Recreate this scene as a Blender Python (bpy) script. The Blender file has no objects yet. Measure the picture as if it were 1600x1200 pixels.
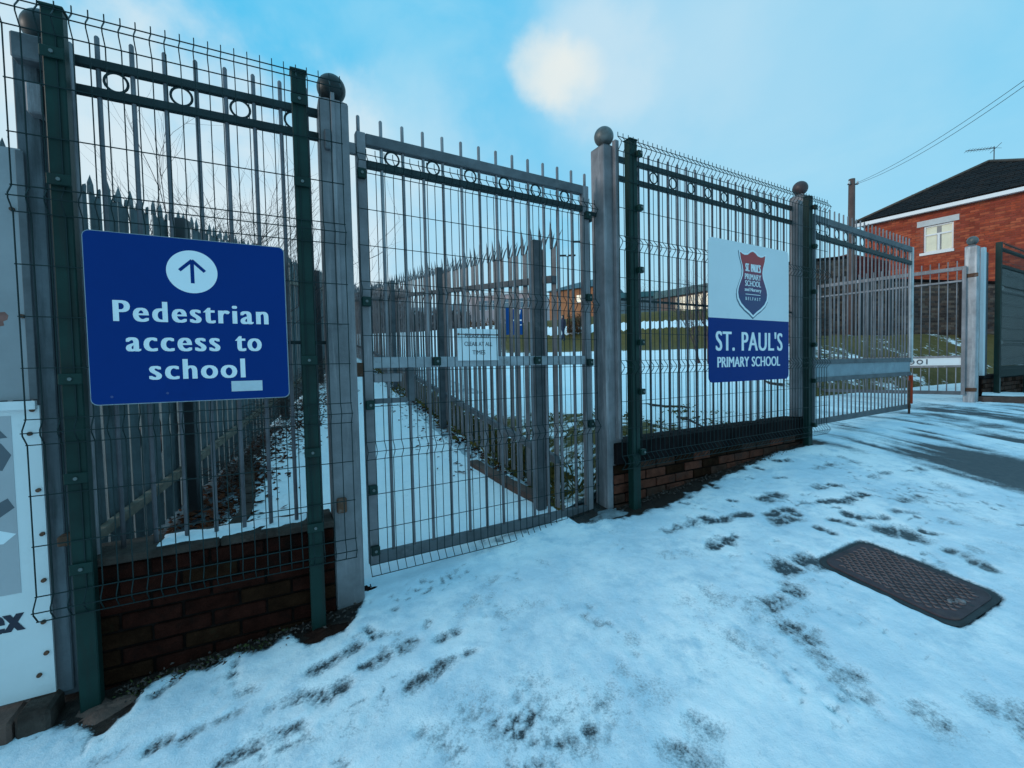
import bpy, bmesh, math, random
import numpy as np
from mathutils import Vector, Matrix
random.seed(7); RNG = np.random.default_rng(11)
SC = bpy.context.scene; COL = SC.collection
R = math.radians

# ------------------------------------------------------------------ camera
CZ = 1.35; F = 700.0
PITCH, ROLL = R(2.0324), R(-1.2706)
cp, sp, cr, sr = math.cos(PITCH), math.sin(PITCH), math.cos(ROLL), math.sin(ROLL)
_r = Vector((1, 0, 0)); _u = Vector((0, sp, cp)); FWD = Vector((0, cp, -sp))
RGT = cr * _r + sr * _u; UPV = cr * _u - sr * _r
cam = bpy.data.objects.new('camera', bpy.data.cameras.new('camera')); COL.objects.link(cam)
cam.data.sensor_width = 36; cam.data.lens = 36 * F / 1600
cam.data.clip_start = 0.05; cam.data.clip_end = 3000
m3 = Matrix((RGT, UPV, -FWD)).transposed()
cam.matrix_world = Matrix.Translation((0, 0, CZ)) @ m3.to_4x4()
SC.camera = cam

# ------------------------------------------------------------------ light
SUN_AZ = R(-112)      # from +Y, clockwise positive: the low sun stands to the left, a little behind the camera
SUN_EL = R(13)
sun_dir = Vector((math.sin(SUN_AZ) * math.cos(SUN_EL), math.cos(SUN_AZ) * math.cos(SUN_EL), math.sin(SUN_EL)))
sl = bpy.data.lights.new('sun', 'SUN'); sl.energy = 0.9; sl.angle = R(16); sl.color = (1.0, 0.90, 0.82)
so = bpy.data.objects.new('sun', sl); COL.objects.link(so)
so.rotation_euler = sun_dir.to_track_quat('Z', 'Y').to_euler(); so.location = (-6, -4, 8)

W = bpy.data.worlds.new('World'); SC.world = W; W.use_nodes = True
def build_world():
    nt = W.node_tree; N = nt.nodes; L = nt.links; bg = N['Background']
    def nd(t, **k):
        n = N.new(t)
        for a, b in k.items(): setattr(n, a, b)
        return n
    def math_(op, a, b=None, clamp=False):
        n = nd('ShaderNodeMath', operation=op, use_clamp=clamp)
        for i, v in enumerate((a, b)):
            if v is None: continue
            if isinstance(v, (int, float)): n.inputs[i].default_value = v
            else: L.new(v, n.inputs[i])
        return n.outputs[0]
    def ramp(v, a, b):
        n = nd('ShaderNodeMapRange', interpolation_type='SMOOTHSTEP'); L.new(v, n.inputs[0])
        n.inputs[1].default_value = a; n.inputs[2].default_value = b
        return n.outputs[0]
    def mix(f, a, b, mode='MIX'):
        n = nd('ShaderNodeMix', data_type='RGBA', blend_type=mode)
        for i, v in ((0, f), (6, a), (7, b)):
            if isinstance(v, (int, float)): n.inputs[i].default_value = v
            elif isinstance(v, tuple): n.inputs[i].default_value = (*v, 1)
            else: L.new(v, n.inputs[i])
        return n.outputs[2]
    sky = nd('ShaderNodeTexSky', sky_type='NISHITA', sun_disc=False)
    sky.sun_elevation = SUN_EL; sky.sun_rotation = SUN_AZ
    sky.air_density = 1.0; sky.dust_density = 0.6; sky.ozone_density = 3.0
    tc = nd('ShaderNodeTexCoord'); sep = nd('ShaderNodeSeparateXYZ'); L.new(tc.outputs['Generated'], sep.inputs[0])
    x, y, z = sep.outputs
    S = 10.0           # background strength is 0.1
    def c(r, g, b): return (r * S * .88, g * S * .88, b * S * .88)
    # clear blue above, paling towards the horizon
    el = nd('ShaderNodeVectorMath', operation='NORMALIZE'); L.new(tc.outputs['Generated'], el.inputs[0])
    sp_ = nd('ShaderNodeSeparateXYZ'); L.new(el.outputs[0], sp_.inputs[0]); ez = sp_.outputs[2]
    base = mix(1.0, sky.outputs[0], (0.50, 1.25, 1.38), 'MULTIPLY')
    clear = mix(0.88, base, c(0.215, 0.655, 0.93))
    low = math_('SUBTRACT', 1.0, ramp(ez, 0.0, 0.55))
    clear = mix(math_('MULTIPLY', low, 0.85), clear, c(0.43, 0.71, 0.87))
    def blob(px, py, a, b, amp=1.6, sc=5.0):
        v = (RGT * ((px - 800) / F) - UPV * ((py - 600) / F) + FWD).normalized()
        d = nd('ShaderNodeVectorMath', operation='DOT_PRODUCT'); L.new(el.outputs[0], d.inputs[0]); d.inputs[1].default_value = v
        n2 = nd('ShaderNodeTexNoise'); L.new(el.outputs[0], n2.inputs['Vector']); n2.inputs['Scale'].default_value = sc; n2.inputs['Detail'].default_value = 6; n2.inputs['Roughness'].default_value = 0.55
        ca, cb = math.cos(R(a)), math.cos(R(b))      # full inside b degrees, nothing beyond a
        s_ = math_('ADD', d.outputs['Value'], math_('MULTIPLY', math_('SUBTRACT', n2.outputs['Fac'], 0.5), (cb - ca) * amp))
        return ramp(s_, ca, cb)
    clear = mix(math_('MULTIPLY', ramp(ez, 0.62, 1.0), 0.9), clear, c(0.36, 0.90, 1.30))
    # the deeper blue gap between the clouds
    clear = mix(math_('MULTIPLY', blob(590, -40, 38, 8, .7, 3), 1.0), clear, c(0.085, 0.545, 0.875))
    # thin high cloud: stretched noise
    mp = nd('ShaderNodeMapping'); L.new(el.outputs[0], mp.inputs[0]); mp.inputs['Scale'].default_value = (1.5, 1.5, 3.2); mp.inputs['Location'].default_value = (3.1, 0.4, 1.7)
    n1 = nd('ShaderNodeTexNoise'); L.new(mp.outputs[0], n1.inputs['Vector']); n1.inputs['Scale'].default_value = 1.5; n1.inputs['Detail'].default_value = 7; n1.inputs['Roughness'].default_value = 0.55; n1.inputs['Distortion'].default_value = 0.5
    cl = ramp(n1.outputs['Fac'], 0.42, 0.74)
    veil = mix(math_('MULTIPLY', cl, 0.5), clear, c(0.42, 0.74, 0.90))
    # a cloud bank low on the left and one bright puff high in the middle
    veil = mix(math_('MULTIPLY', blob(330, 350, 23, 6, 1.9, 6), 0.78), veil, c(0.80, 0.87, 0.89))
    veil = mix(math_('MULTIPLY', blob(640, 350, 18, 4, 1.4, 6), 0.42), veil, c(0.66, 0.82, 0.90))
    veil = mix(math_('MULTIPLY', blob(1060, 110, 25, 5, 1.3, 4), 0.34), veil, c(0.46, 0.72, 0.89))
    veil = mix(math_('MULTIPLY', blob(1010, 50, 15, 2, 1.7, 6), 0.40), veil, c(0.58, 0.77, 0.89))
    veil = mix(math_('MULTIPLY', blob(930, 90, 8, 1, 1.8, 9), 0.45), veil, c(0.70, 0.82, 0.88))
    veil = mix(math_('MULTIPLY', blob(852, 106, 4.5, 0.5, 1.5, 13), 0.62), veil, c(0.84, 0.87, 0.83))
    veil = mix(math_('MULTIPLY', blob(888, 124, 4.5, 0.5, 1.5, 13), 0.52), veil, c(0.84, 0.87, 0.83))
    veil = mix(math_('MULTIPLY', blob(1250, 0, 18, 3, 1.5, 5), 0.30), veil, c(0.50, 0.74, 0.88))
    # a brighter, warmer west round the low sun
    d = nd('ShaderNodeVectorMath', operation='DOT_PRODUCT'); L.new(el.outputs[0], d.inputs[0]); d.inputs[1].default_value = sun_dir
    veil = mix(math_('MULTIPLY', ramp(d.outputs['Value'], 0.72, 1.0), 0.7), veil, c(0.95, 0.90, 0.82))
    L.new(veil, bg.inputs[0]); bg.inputs[1].default_value = 0.1
build_world()
VS = SC.view_settings; VS.view_transform = 'Standard'; VS.look = 'None'; VS.exposure = 0.2; VS.gamma = 1.0
try: SC.display_settings.display_device = 'sRGB'
except Exception: pass
SC.cycles.max_bounces = 6
try: SC.cycles.use_denoising = True
except Exception: pass

# ------------------------------------------------------------------ measuring helpers (picture point -> place)
def ray(px, py): return RGT * ((px - 800) / F) - UPV * ((py - 600) / F) + FWD
def at(px, py, Y):
    d = ray(px, py); return Vector((0, 0, CZ)) + d * (Y / d.y)

class Frame:
    """A fence line: origin, direction; s along it, n away from the street, z up."""
    def __init__(self, x, y, deg): self.o = (x, y); self.a = R(deg); self.c = math.cos(self.a); self.s = math.sin(self.a)
    def w(self, s, n, z=0): return Vector((self.o[0] + s * self.c - n * self.s, self.o[1] + s * self.s + n * self.c, z))
    def root(self, name, label, cat, s, n, z, group=None):
        e = empty(name, self.w(s, n, z), self.a); tag(e, label, cat, group); e['_o'] = (s, n, z); return e
FL = Frame(-1.7132, 1.8275, 27.453); FG = Frame(-0.78145, 2.52926, 30.542); FR = Frame(0.79601, 3.26099, 29.915)
FA = Frame(-1.7132, 1.8275, 29.5)      # the whole frontage
def sn(x, y):
    dx, dy = x - FA.o[0], y - FA.o[1]; return dx * FA.c + dy * FA.s, -dx * FA.s + dy * FA.c

def zg(s, n):
    """height of the sloping street and path (numpy friendly)"""
    s = np.asarray(s, float); n = np.asarray(n, float)
    k = 0.5 * (s - 5.45 + np.sqrt((s - 5.45) ** 2 + 0.4))
    z = -0.02 + 0.095 * s - 0.075 * k
    gn = np.where(n > 0, 0.125, 0.10)
    far = 1 / (1 + np.exp(-(s - 5.9) * 4))
    gn = np.where(n > 0, gn * (1 - far) + 0.035 * far, gn)
    return z + gn * n
def zgw(x, y):
    s, n = sn(x, y); return float(zg(s, n))
def ground_hit(px, py):
    d = ray(px, py); t = 0.3
    while t < 60:
        p = Vector((0, 0, CZ)) + d * t
        if p.z <= zgw(p.x, p.y): return p
        t += 0.01
    return p

# ------------------------------------------------------------------ objects, names
def tag(o, label=None, cat=None, group=None, kind=None):
    if label: o['label'] = label
    if cat: o['category'] = cat
    if group: o['group'] = group
    if kind: o['kind'] = kind
    return o
def empty(name, loc, rz=0):
    o = bpy.data.objects.new(name, None); COL.objects.link(o); o.location = loc; o.rotation_euler = (0, 0, rz); o.empty_display_size = 0.1; return o
def link(name, me, parent=None, loc=(0, 0, 0), rot=(0, 0, 0), kind=None):
    o = bpy.data.objects.new(name, me); COL.objects.link(o); o.location = loc; o.rotation_euler = rot
    if parent is not None: o.parent = parent
    if kind: o['kind'] = kind
    return o
def copy_tree(o, parent=None):
    c = o.copy(); COL.objects.link(c)
    if parent is not None: c.parent = parent
    for ch in list(o.children): copy_tree(ch, c)
    return c

class MB:
    def __init__(self): self.v = []; self.f = []; self.sm = []; self.mi = []; self.m = 0
    def add(self, vs, fs, smooth=False):
        b = len(self.v); self.v += [tuple(q) for q in vs]
        for f in fs: self.f.append(tuple(b + i for i in f)); self.sm.append(smooth); self.mi.append(self.m)
        return self
    def box(self, x0, x1, y0, y1, z0, z1, M=None):
        vs = [Vector(q) for q in ((x0, y0, z0), (x1, y0, z0), (x1, y1, z0), (x0, y1, z0), (x0, y0, z1), (x1, y0, z1), (x1, y1, z1), (x0, y1, z1))]
        if M is not None: vs = [M @ q for q in vs]
        return self.add(vs, [(0, 3, 2, 1), (4, 5, 6, 7), (0, 1, 5, 4), (1, 2, 6, 5), (2, 3, 7, 6), (3, 0, 4, 7)])
    def cbox(self, x0, x1, y0, y1, z0, z1, c=0.004, M=None):
        """box with its edges chamfered by c"""
        bm = bmesh.new(); bmesh.ops.create_cube(bm, size=1)
        for q in bm.verts: q.co = Vector((x0 + (q.co.x + .5) * (x1 - x0), y0 + (q.co.y + .5) * (y1 - y0), z0 + (q.co.z + .5) * (z1 - z0)))
        bmesh.ops.bevel(bm, geom=bm.edges[:], offset=c, segments=1, affect='EDGES', profile=0.5)
        bm.verts.index_update()
        self.add([M @ q.co if M is not None else q.co.copy() for q in bm.verts], [[q.index for q in f.verts] for f in bm.faces]); bm.free(); return self
    def tube(self, pts, r, n=4, smooth=True, cap=True, rot=0.785):
        pts = [Vector(q) for q in pts]; rs = r if isinstance(r, (list, tuple)) else [r] * len(pts)
        vs = []; prev = None
        for i, p in enumerate(pts):
            t = (pts[min(i + 1, len(pts) - 1)] - pts[max(i - 1, 0)])
            t = t.normalized() if t.length > 1e-9 else Vector((0, 0, 1))
            if prev is None:
                a = Vector((0, 0, 1)) if abs(t.z) < 0.9 else Vector((1, 0, 0)); u = (a - t * a.dot(t)).normalized()
            else: u = (prev - t * prev.dot(t)).normalized()
            prev = u; w = t.cross(u)
            for k in range(n):
                an = rot + 2 * math.pi * k / n; vs.append(p + (u * math.cos(an) + w * math.sin(an)) * rs[i])
        fs = []
        for i in range(len(pts) - 1):
            for k in range(n):
                k2 = (k + 1) % n; fs.append((i * n + k, i * n + k2, (i + 1) * n + k2, (i + 1) * n + k))
        self.add(vs, fs, smooth and n > 4)
        if cap and n > 2:
            b = len(self.v) - len(vs)
            self.f += [tuple(b + k for k in range(n))[::-1], tuple(b + (len(pts) - 1) * n + k for k in range(n))]; self.sm += [False] * 2; self.mi += [self.m] * 2
        return self
    def ring(self, c, Rr, r, axis='y', n=24, m=6):
        pts = []
        vs = []; fs = []
        for i in range(n):
            a = 2 * math.pi * i / n
            for k in range(m):
                b = 2 * math.pi * k / m; q = Rr + r * math.cos(b); h = r * math.sin(b)
                vs.append(Vector(c) + Vector((q * math.cos(a), h, q * math.sin(a))))
        for i in range(n):
            for k in range(m): fs.append((i * m + k, ((i + 1) % n) * m + k, ((i + 1) % n) * m + (k + 1) % m, i * m + (k + 1) % m))
        return self.add(vs, fs, True)
    def sphere(self, c, r, n=20, m=12, sq=1.0):
        vs = [Vector(c) + Vector((0, 0, r * sq))]
        for i in range(1, m):
            t = math.pi * i / m
            for k in range(n):
                a = 2 * math.pi * k / n; vs.append(Vector(c) + Vector((r * math.sin(t) * math.cos(a), r * math.sin(t) * math.sin(a), r * math.cos(t) * sq)))
        vs.append(Vector(c) - Vector((0, 0, r * sq))); fs = []
        for k in range(n): fs.append((0, 1 + k, 1 + (k + 1) % n))
        for i in range(m - 2):
            for k in range(n): fs.append((1 + i * n + k, 1 + (i + 1) * n + k, 1 + (i + 1) * n + (k + 1) % n, 1 + i * n + (k + 1) % n))
        b = 1 + (m - 2) * n
        for k in range(n): fs.append((len(vs) - 1, b + (k + 1) % n, b + k))
        return self.add(vs, fs, True)
    def prism(self, poly, y0, y1):
        """polygon in x,z extruded from y0 (front) to y1"""
        n = len(poly); vs = [Vector((p[0], y0, p[1])) for p in poly] + [Vector((p[0], y1, p[1])) for p in poly]
        return self.add(vs, [tuple(range(n)), tuple(range(2 * n - 1, n - 1, -1))] + [(i, i + n, (i + 1) % n + n, (i + 1) % n) for i in range(n)])
    def mesh(self, name, *mats):
        me = bpy.data.meshes.new(name); me.from_pydata(self.v, [], self.f)
        me.polygons.foreach_set('use_smooth', self.sm); me.polygons.foreach_set('material_index', self.mi)
        for m in mats: me.materials.append(m)
        me.update(); return me
    def part(self, name, mat, root=None, kind=None, off=None):
        """off: the root's own (s, n, z); the vertices are given in the fence frame"""
        o = off if off is not None else (tuple(root['_o']) if root is not None and '_o' in root.keys() else (0, 0, 0))
        self.v = [(a - o[0], b - o[1], c - o[2]) for a, b, c in self.v]
        return link(name, self.mesh(name, *(mat if isinstance(mat, (list, tuple)) else [mat])), root, kind=kind)
def rect_round(x0, x1, z0, z1, r, k=5):
    out = []
    for cx, cz, a0 in ((x1 - r, z0 + r, -90), (x1 - r, z1 - r, 0), (x0 + r, z1 - r, 90), (x0 + r, z0 + r, 180)):
        for i in range(k + 1):
            a = R(a0 + 90 * i / k); out.append((cx + r * math.cos(a), cz + r * math.sin(a)))
    return out

# ------------------------------------------------------------------ materials
MAT = {}
def mat(name, base, rough=0.6, metal=0.0, var=0.25, scale=6.0, bump=0.0, bscale=60.0, dirt=None, dirt_amt=0.0, dirt_scale=3.0, streak=False, spec=0.5, emit=None):
    m = bpy.data.materials.new(name); m.use_nodes = True; nt = m.node_tree; N = nt.nodes; L = nt.links; b = N['Principled BSDF']
    b.inputs['Roughness'].default_value = rough; b.inputs['Metallic'].default_value = metal; b.inputs['Specular IOR Level'].default_value = spec
    tc = N.new('ShaderNodeTexCoord'); src = tc.outputs['Object']
    geo = N.new('ShaderNodeObjectInfo')
    add = N.new('ShaderNodeVectorMath'); add.operation = 'ADD'; L.new(src, add.inputs[0])
    sc_ = N.new('ShaderNodeVectorMath'); sc_.operation = 'SCALE'; L.new(geo.outputs['Location'], sc_.inputs[0]); sc_.inputs['Scale'].default_value = 1.7; L.new(sc_.outputs[0], add.inputs[1])
    src = add.outputs[0]
    n1 = N.new('ShaderNodeTexNoise'); n1.inputs['Scale'].default_value = scale; n1.inputs['Detail'].default_value = 6; n1.inputs['Roughness'].default_value = 0.65; L.new(src, n1.inputs['Vector'])
    mr = N.new('ShaderNodeMapRange'); mr.inputs[1].default_value = 0.3; mr.inputs[2].default_value = 0.7; mr.inputs[3].default_value = 1 - var; mr.inputs[4].default_value = 1 + var; L.new(n1.outputs['Fac'], mr.inputs[0])
    mul = N.new('ShaderNodeVectorMath'); mul.operation = 'SCALE'; mul.inputs[0].default_value = base; L.new(mr.outputs[0], mul.inputs['Scale'])
    out = mul.outputs[0]
    if dirt is not None:
        n2 = N.new('ShaderNodeTexNoise'); n2.inputs['Scale'].default_value = dirt_scale; n2.inputs['Detail'].default_value = 8; n2.inputs['Roughness'].default_value = 0.7
        if streak:
            mp = N.new('ShaderNodeMapping'); mp.inputs['Scale'].default_value = (6, 6, 0.5); L.new(src, mp.inputs[0]); L.new(mp.outputs[0], n2.inputs['Vector'])
        else: L.new(src, n2.inputs['Vector'])
        r2 = N.new('ShaderNodeMapRange'); r2.inputs[1].default_value = 0.72 - dirt_amt * 0.45; r2.inputs[2].default_value = 0.86 - dirt_amt * 0.35; L.new(n2.outputs['Fac'], r2.inputs[0])
        mx = N.new('ShaderNodeMix'); mx.data_type = 'RGBA'; L.new(r2.outputs[0], mx.inputs[0]); L.new(out, mx.inputs[6]); mx.inputs[7].default_value = (*dirt, 1); out = mx.outputs[2]
    L.new(out, b.inputs['Base Color'])
    if bump:
        n3 = N.new('ShaderNodeTexNoise'); n3.inputs['Scale'].default_value = bscale; n3.inputs['Detail'].default_value = 5; L.new(src, n3.inputs['Vector'])
        bp = N.new('ShaderNodeBump'); bp.inputs['Strength'].default_value = bump; bp.inputs['Distance'].default_value = 0.01; L.new(n3.outputs['Fac'], bp.inputs['Height']); L.new(bp.outputs[0], b.inputs['Normal'])
    if emit: b.inputs['Emission Color'].default_value = (*emit[:3], 1); b.inputs['Emission Strength'].default_value = emit[3]
    MAT[name] = m; return m
galv = mat('galvanised_steel', (.205, .196, .207), .58, .15, .36, 3.2, .15, 90, (.37, .355, .37), .42, 3.2, True, .25)
galv_d = mat('weathered_galvanised_steel', (.105, .112, .122), .6, .15, .3, 7, .1, 60, (.20, .195, .20), .3, 5, spec=.25)
galv_rail = mat('grimy_rail_steel', (.020, .034, .036), .55, .1, .3, 8, .1, 60, (.06, .075, .07), .3, 6, spec=.2)
galv_bar = mat('dull_bar_steel', (.15, .145, .16), .55, .2, .3, 9, .1, 60, (.24, .24, .25), .3, 5, spec=.25)
rusty = mat('rusty_steel', (.10, .045, .025), .8, .1, .45, 20, .3, 90, (.20, .17, .16), .35, 12)
rusty_strip = mat('red_rust_plate', (.42, .050, .018), .8, .0, .35, 14, .3, 70, (.20, .05, .03), .35, 10, spec=.1)
green = mat('dark_green_paint', (.0055, .027, .023), .5, 0, .3, 6, .05, 60, (.013, .018, .016), .45, 3, True, .2)
green_w = mat('green_coated_wire', (.006, .019, .020), .5, 0, .2, 6, spec=.2)
navy = mat('navy_sign_face', (.0005, .0285, .168), .5, 0, .05, 2, 0, 1, (.0006, .023, .138), .35, 2, spec=.09)
white_v = mat('white_sign_vinyl', (.72, .77, .80), .45, 0, .04, 3, 0, 1, (.60, .66, .70), .25, 3)
pale_sign = mat('pale_sign_face', (.62, .67, .70), .42, 0, .04, 2, 0, 1, (.52, .58, .62), .3, 1.5)
board_w = mat('white_board_face', (.66, .68, .69), .5, 0, .07, 2, .02, 20, (.50, .52, .53), .4, 2)
board_g = mat('old_grey_sheet', (.27, .275, .29), .7, 0, .15, 2.5, .06, 25, (.34, .34, .35), .4, 2)
print_g = mat('faded_grey_print', (.38, .38, .40), .6, 0, .08, 3)
print_d = mat('dark_grey_print', (.085, .10, .12), .6, 0, .1, 3)
navy_t = mat('dark_navy_print', (.012, .016, .035), .6, 0, .1, 3)
maroon_t = mat('faded_dark_lettering', (.09, .085, .10), .7, 0, .4, 60)
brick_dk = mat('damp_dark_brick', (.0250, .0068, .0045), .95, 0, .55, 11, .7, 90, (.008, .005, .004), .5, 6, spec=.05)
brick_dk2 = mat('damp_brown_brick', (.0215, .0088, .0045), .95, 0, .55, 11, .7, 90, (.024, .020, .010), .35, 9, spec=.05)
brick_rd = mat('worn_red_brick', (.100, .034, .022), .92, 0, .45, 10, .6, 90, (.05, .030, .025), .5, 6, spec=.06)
brick_br = mat('brown_brick', (.058, .028, .020), .92, 0, .45, 10, .6, 90, (.035, .026, .022), .5, 6, spec=.06)
mortar = mat('dark_mortar', (.011, .007, .006), .95, 0, .5, 20, .4, 120, spec=.05)
coping = mat('weathered_coping', (.062, .048, .041), .92, 0, .45, 9, .5, 70, (.030, .020, .017), .5, 6, spec=.06)
plinth = mat('dark_plinth_paint', (.012, .0088, .0095), .85, 0, .45, 7, .3, 70, (.030, .021, .018), .4, 5, spec=.05)
soil = mat('damp_soil', (.020, .0085, .006), .95, 0, .5, 12, .6, 70, (.04, .024, .016), .4, 14, spec=.1)
moss = mat('yellow_green_moss', (.06, .068, .016), .95, 0, .4, 30)
kerb_m = mat('red_brown_kerb', (.11, .060, .046), .85, 0, .35, 8, .4, 80, (.05, .035, .03), .4, 5)
iron = mat('cast_iron', (.066, .046, .052), .6, .2, .3, 14, .25, 160, (.12, .075, .065), .35, 8, spec=.25)
iron_fr = mat('cast_iron_frame', (.036, .042, .046), .6, .2, .3, 14, .25, 120, spec=.25)
timber = mat('grey_timber', (.16, .13, .10), .8, 0, .35, 10, .3, 60)
bark = mat('bare_bark', (.060, .042, .036), .9, 0, .35, 12)
twig = mat('reddish_twig', (.085, .050, .050), .9, 0, .3, 12)
leaf_m = mat('fallen_leaf', (.075, .024, .012), .9, 0, .6, 3, spec=.1)
blade_m = mat('winter_grass', (.13, .105, .030), .9, 0, .45, 4, spec=.1)
dry_m = mat('dry_stem', (.17, .12, .065), .9, 0, .4, 6)
roof_m = mat('dark_roof_tile', (.012, .0105, .0115), .85, 0, .4, 3, .2, 30, spec=.12)
pvc = mat('white_pvc', (.70, .72, .74), .4, 0, .05, 3)
stone_w = mat('pale_stone_lintel', (.56, .57, .58), .7, 0, .1, 4)
curtain = mat('cream_blind', (.86, .80, .62), .8, 0, .06, 6)
curtain_d = mat('shaded_curtain', (.32, .30, .29), .8, 0, .1, 6)
teal = mat('teal_fascia', (.030, .125, .150), .5, 0, .15, 1)
glass_f = mat('window_glass', (.10, .16, .20), .12, 0, .15, 1)
lit = mat('lit_classroom_window', (.80, .74, .60), .4, 0, .1, .6, emit=(1.0, .86, .62, .35))
pink_b = mat('pale_pink_render', (.42, .31, .31), .8, 0, .1, .5)
orange_b = mat('orange_brick', (.36, .145, .065), .85, 0, .2, .8)
pole_w = mat('tarred_pole_wood', (.105, .062, .052), .85, 0, .3, 5)
dark_w = mat('black_cable', (.02, .022, .026), .6, 0, .1, 3)
cloth_n = mat('navy_coat', (.012, .018, .045), .85, 0, .2, 8)
cloth_m = mat('maroon_coat', (.075, .02, .028), .85, 0, .2, 8)
skin_m = mat('skin', (.42, .25, .19), .6, 0, .08, 10)
hair_m = mat('dark_hair', (.02, .014, .012), .7, 0, .2, 20)
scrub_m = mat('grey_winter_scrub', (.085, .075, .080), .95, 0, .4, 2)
rust_leaf = mat('rusty_beech_leaf', (.13, .055, .022), .9, 0, .5, 4)
snow_m = mat('settled_snow', (.78, .82, .85), .65, 0, .06, 12, .4, 60)
perspex = mat('hazed_green_panel', (.030, .055, .056), .25, 0, .2, 2, 0, 1, (.10, .12, .13), .35, 4)
disc_m = mat('white_emblem', (.74, .79, .82), .45, 0, .03, 3)
steel_bolt = mat('bright_bolt', (.11, .13, .13), .5, .3, .2, 20)
bronze = mat('brown_steel_post', (.026, .030, .034), .5, .2, .3, 6)
def brick_house():
    m = bpy.data.materials.new('house_brickwork'); m.use_nodes = True; nt = m.node_tree; N = nt.nodes; L = nt.links; b = N['Principled BSDF']
    tc = N.new('ShaderNodeTexCoord'); mp = N.new('ShaderNodeMapping'); mp.inputs['Rotation'].default_value = (R(90), 0, 0); L.new(tc.outputs['Object'], mp.inputs[0])
    br = N.new('ShaderNodeTexBrick'); L.new(mp.outputs[0], br.inputs['Vector']); br.inputs['Scale'].default_value = 1.0
    br.inputs['Brick Width'].default_value = .225; br.inputs['Row Height'].default_value = .075; br.inputs['Mortar Size'].default_value = .010; br.inputs['Bias'].default_value = -.05
    br.inputs['Color1'].default_value = (.46, .100, .050, 1); br.inputs['Color2'].default_value = (.26, .050, .027, 1); br.inputs['Mortar'].default_value = (.27, .10, .065, 1)
    n = N.new('ShaderNodeTexNoise'); n.inputs['Scale'].default_value = 1.3; n.inputs['Detail'].default_value = 6; L.new(tc.outputs['Object'], n.inputs['Vector'])
    mr = N.new('ShaderNodeMapRange'); mr.inputs[1].default_value = .3; mr.inputs[2].default_value = .7; mr.inputs[3].default_value = .75; mr.inputs[4].default_value = 1.25; L.new(n.outputs['Fac'], mr.inputs[0])
    mu = N.new('ShaderNodeVectorMath'); mu.operation = 'SCALE'; L.new(br.outputs['Color'], mu.inputs[0]); L.new(mr.outputs[0], mu.inputs['Scale'])
    L.new(mu.outputs[0], b.inputs['Base Color']); b.inputs['Roughness'].default_value = .9
    bp = N.new('ShaderNodeBump'); bp.inputs['Strength'].default_value = .5; bp.inputs['Distance'].default_value = .01; L.new(br.outputs['Fac'], bp.inputs['Height']); bp.invert = True; L.new(bp.outputs[0], b.inputs['Normal'])
    return m
house_m = brick_house()
def garden_wall_mat():
    m = house_m.copy(); m.name = 'old_boundary_brickwork'
    for n in m.node_tree.nodes:
        if n.type == 'TEX_BRICK':
            n.inputs['Color1'].default_value = (.135, .085, .068, 1); n.inputs['Color2'].default_value = (.085, .060, .052, 1); n.inputs['Mortar'].default_value = (.20, .17, .15, 1)
    return m
gwall_m = garden_wall_mat()
maroon_m = house_m.copy(); maroon_m.name = 'maroon_brickwork'
for n in maroon_m.node_tree.nodes:
    if n.type == 'TEX_BRICK':
        n.inputs['Color1'].default_value = (.13, .030, .026, 1); n.inputs['Color2'].default_value = (.10, .025, .024, 1); n.inputs['Mortar'].default_value = (.09, .04, .035, 1)

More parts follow.
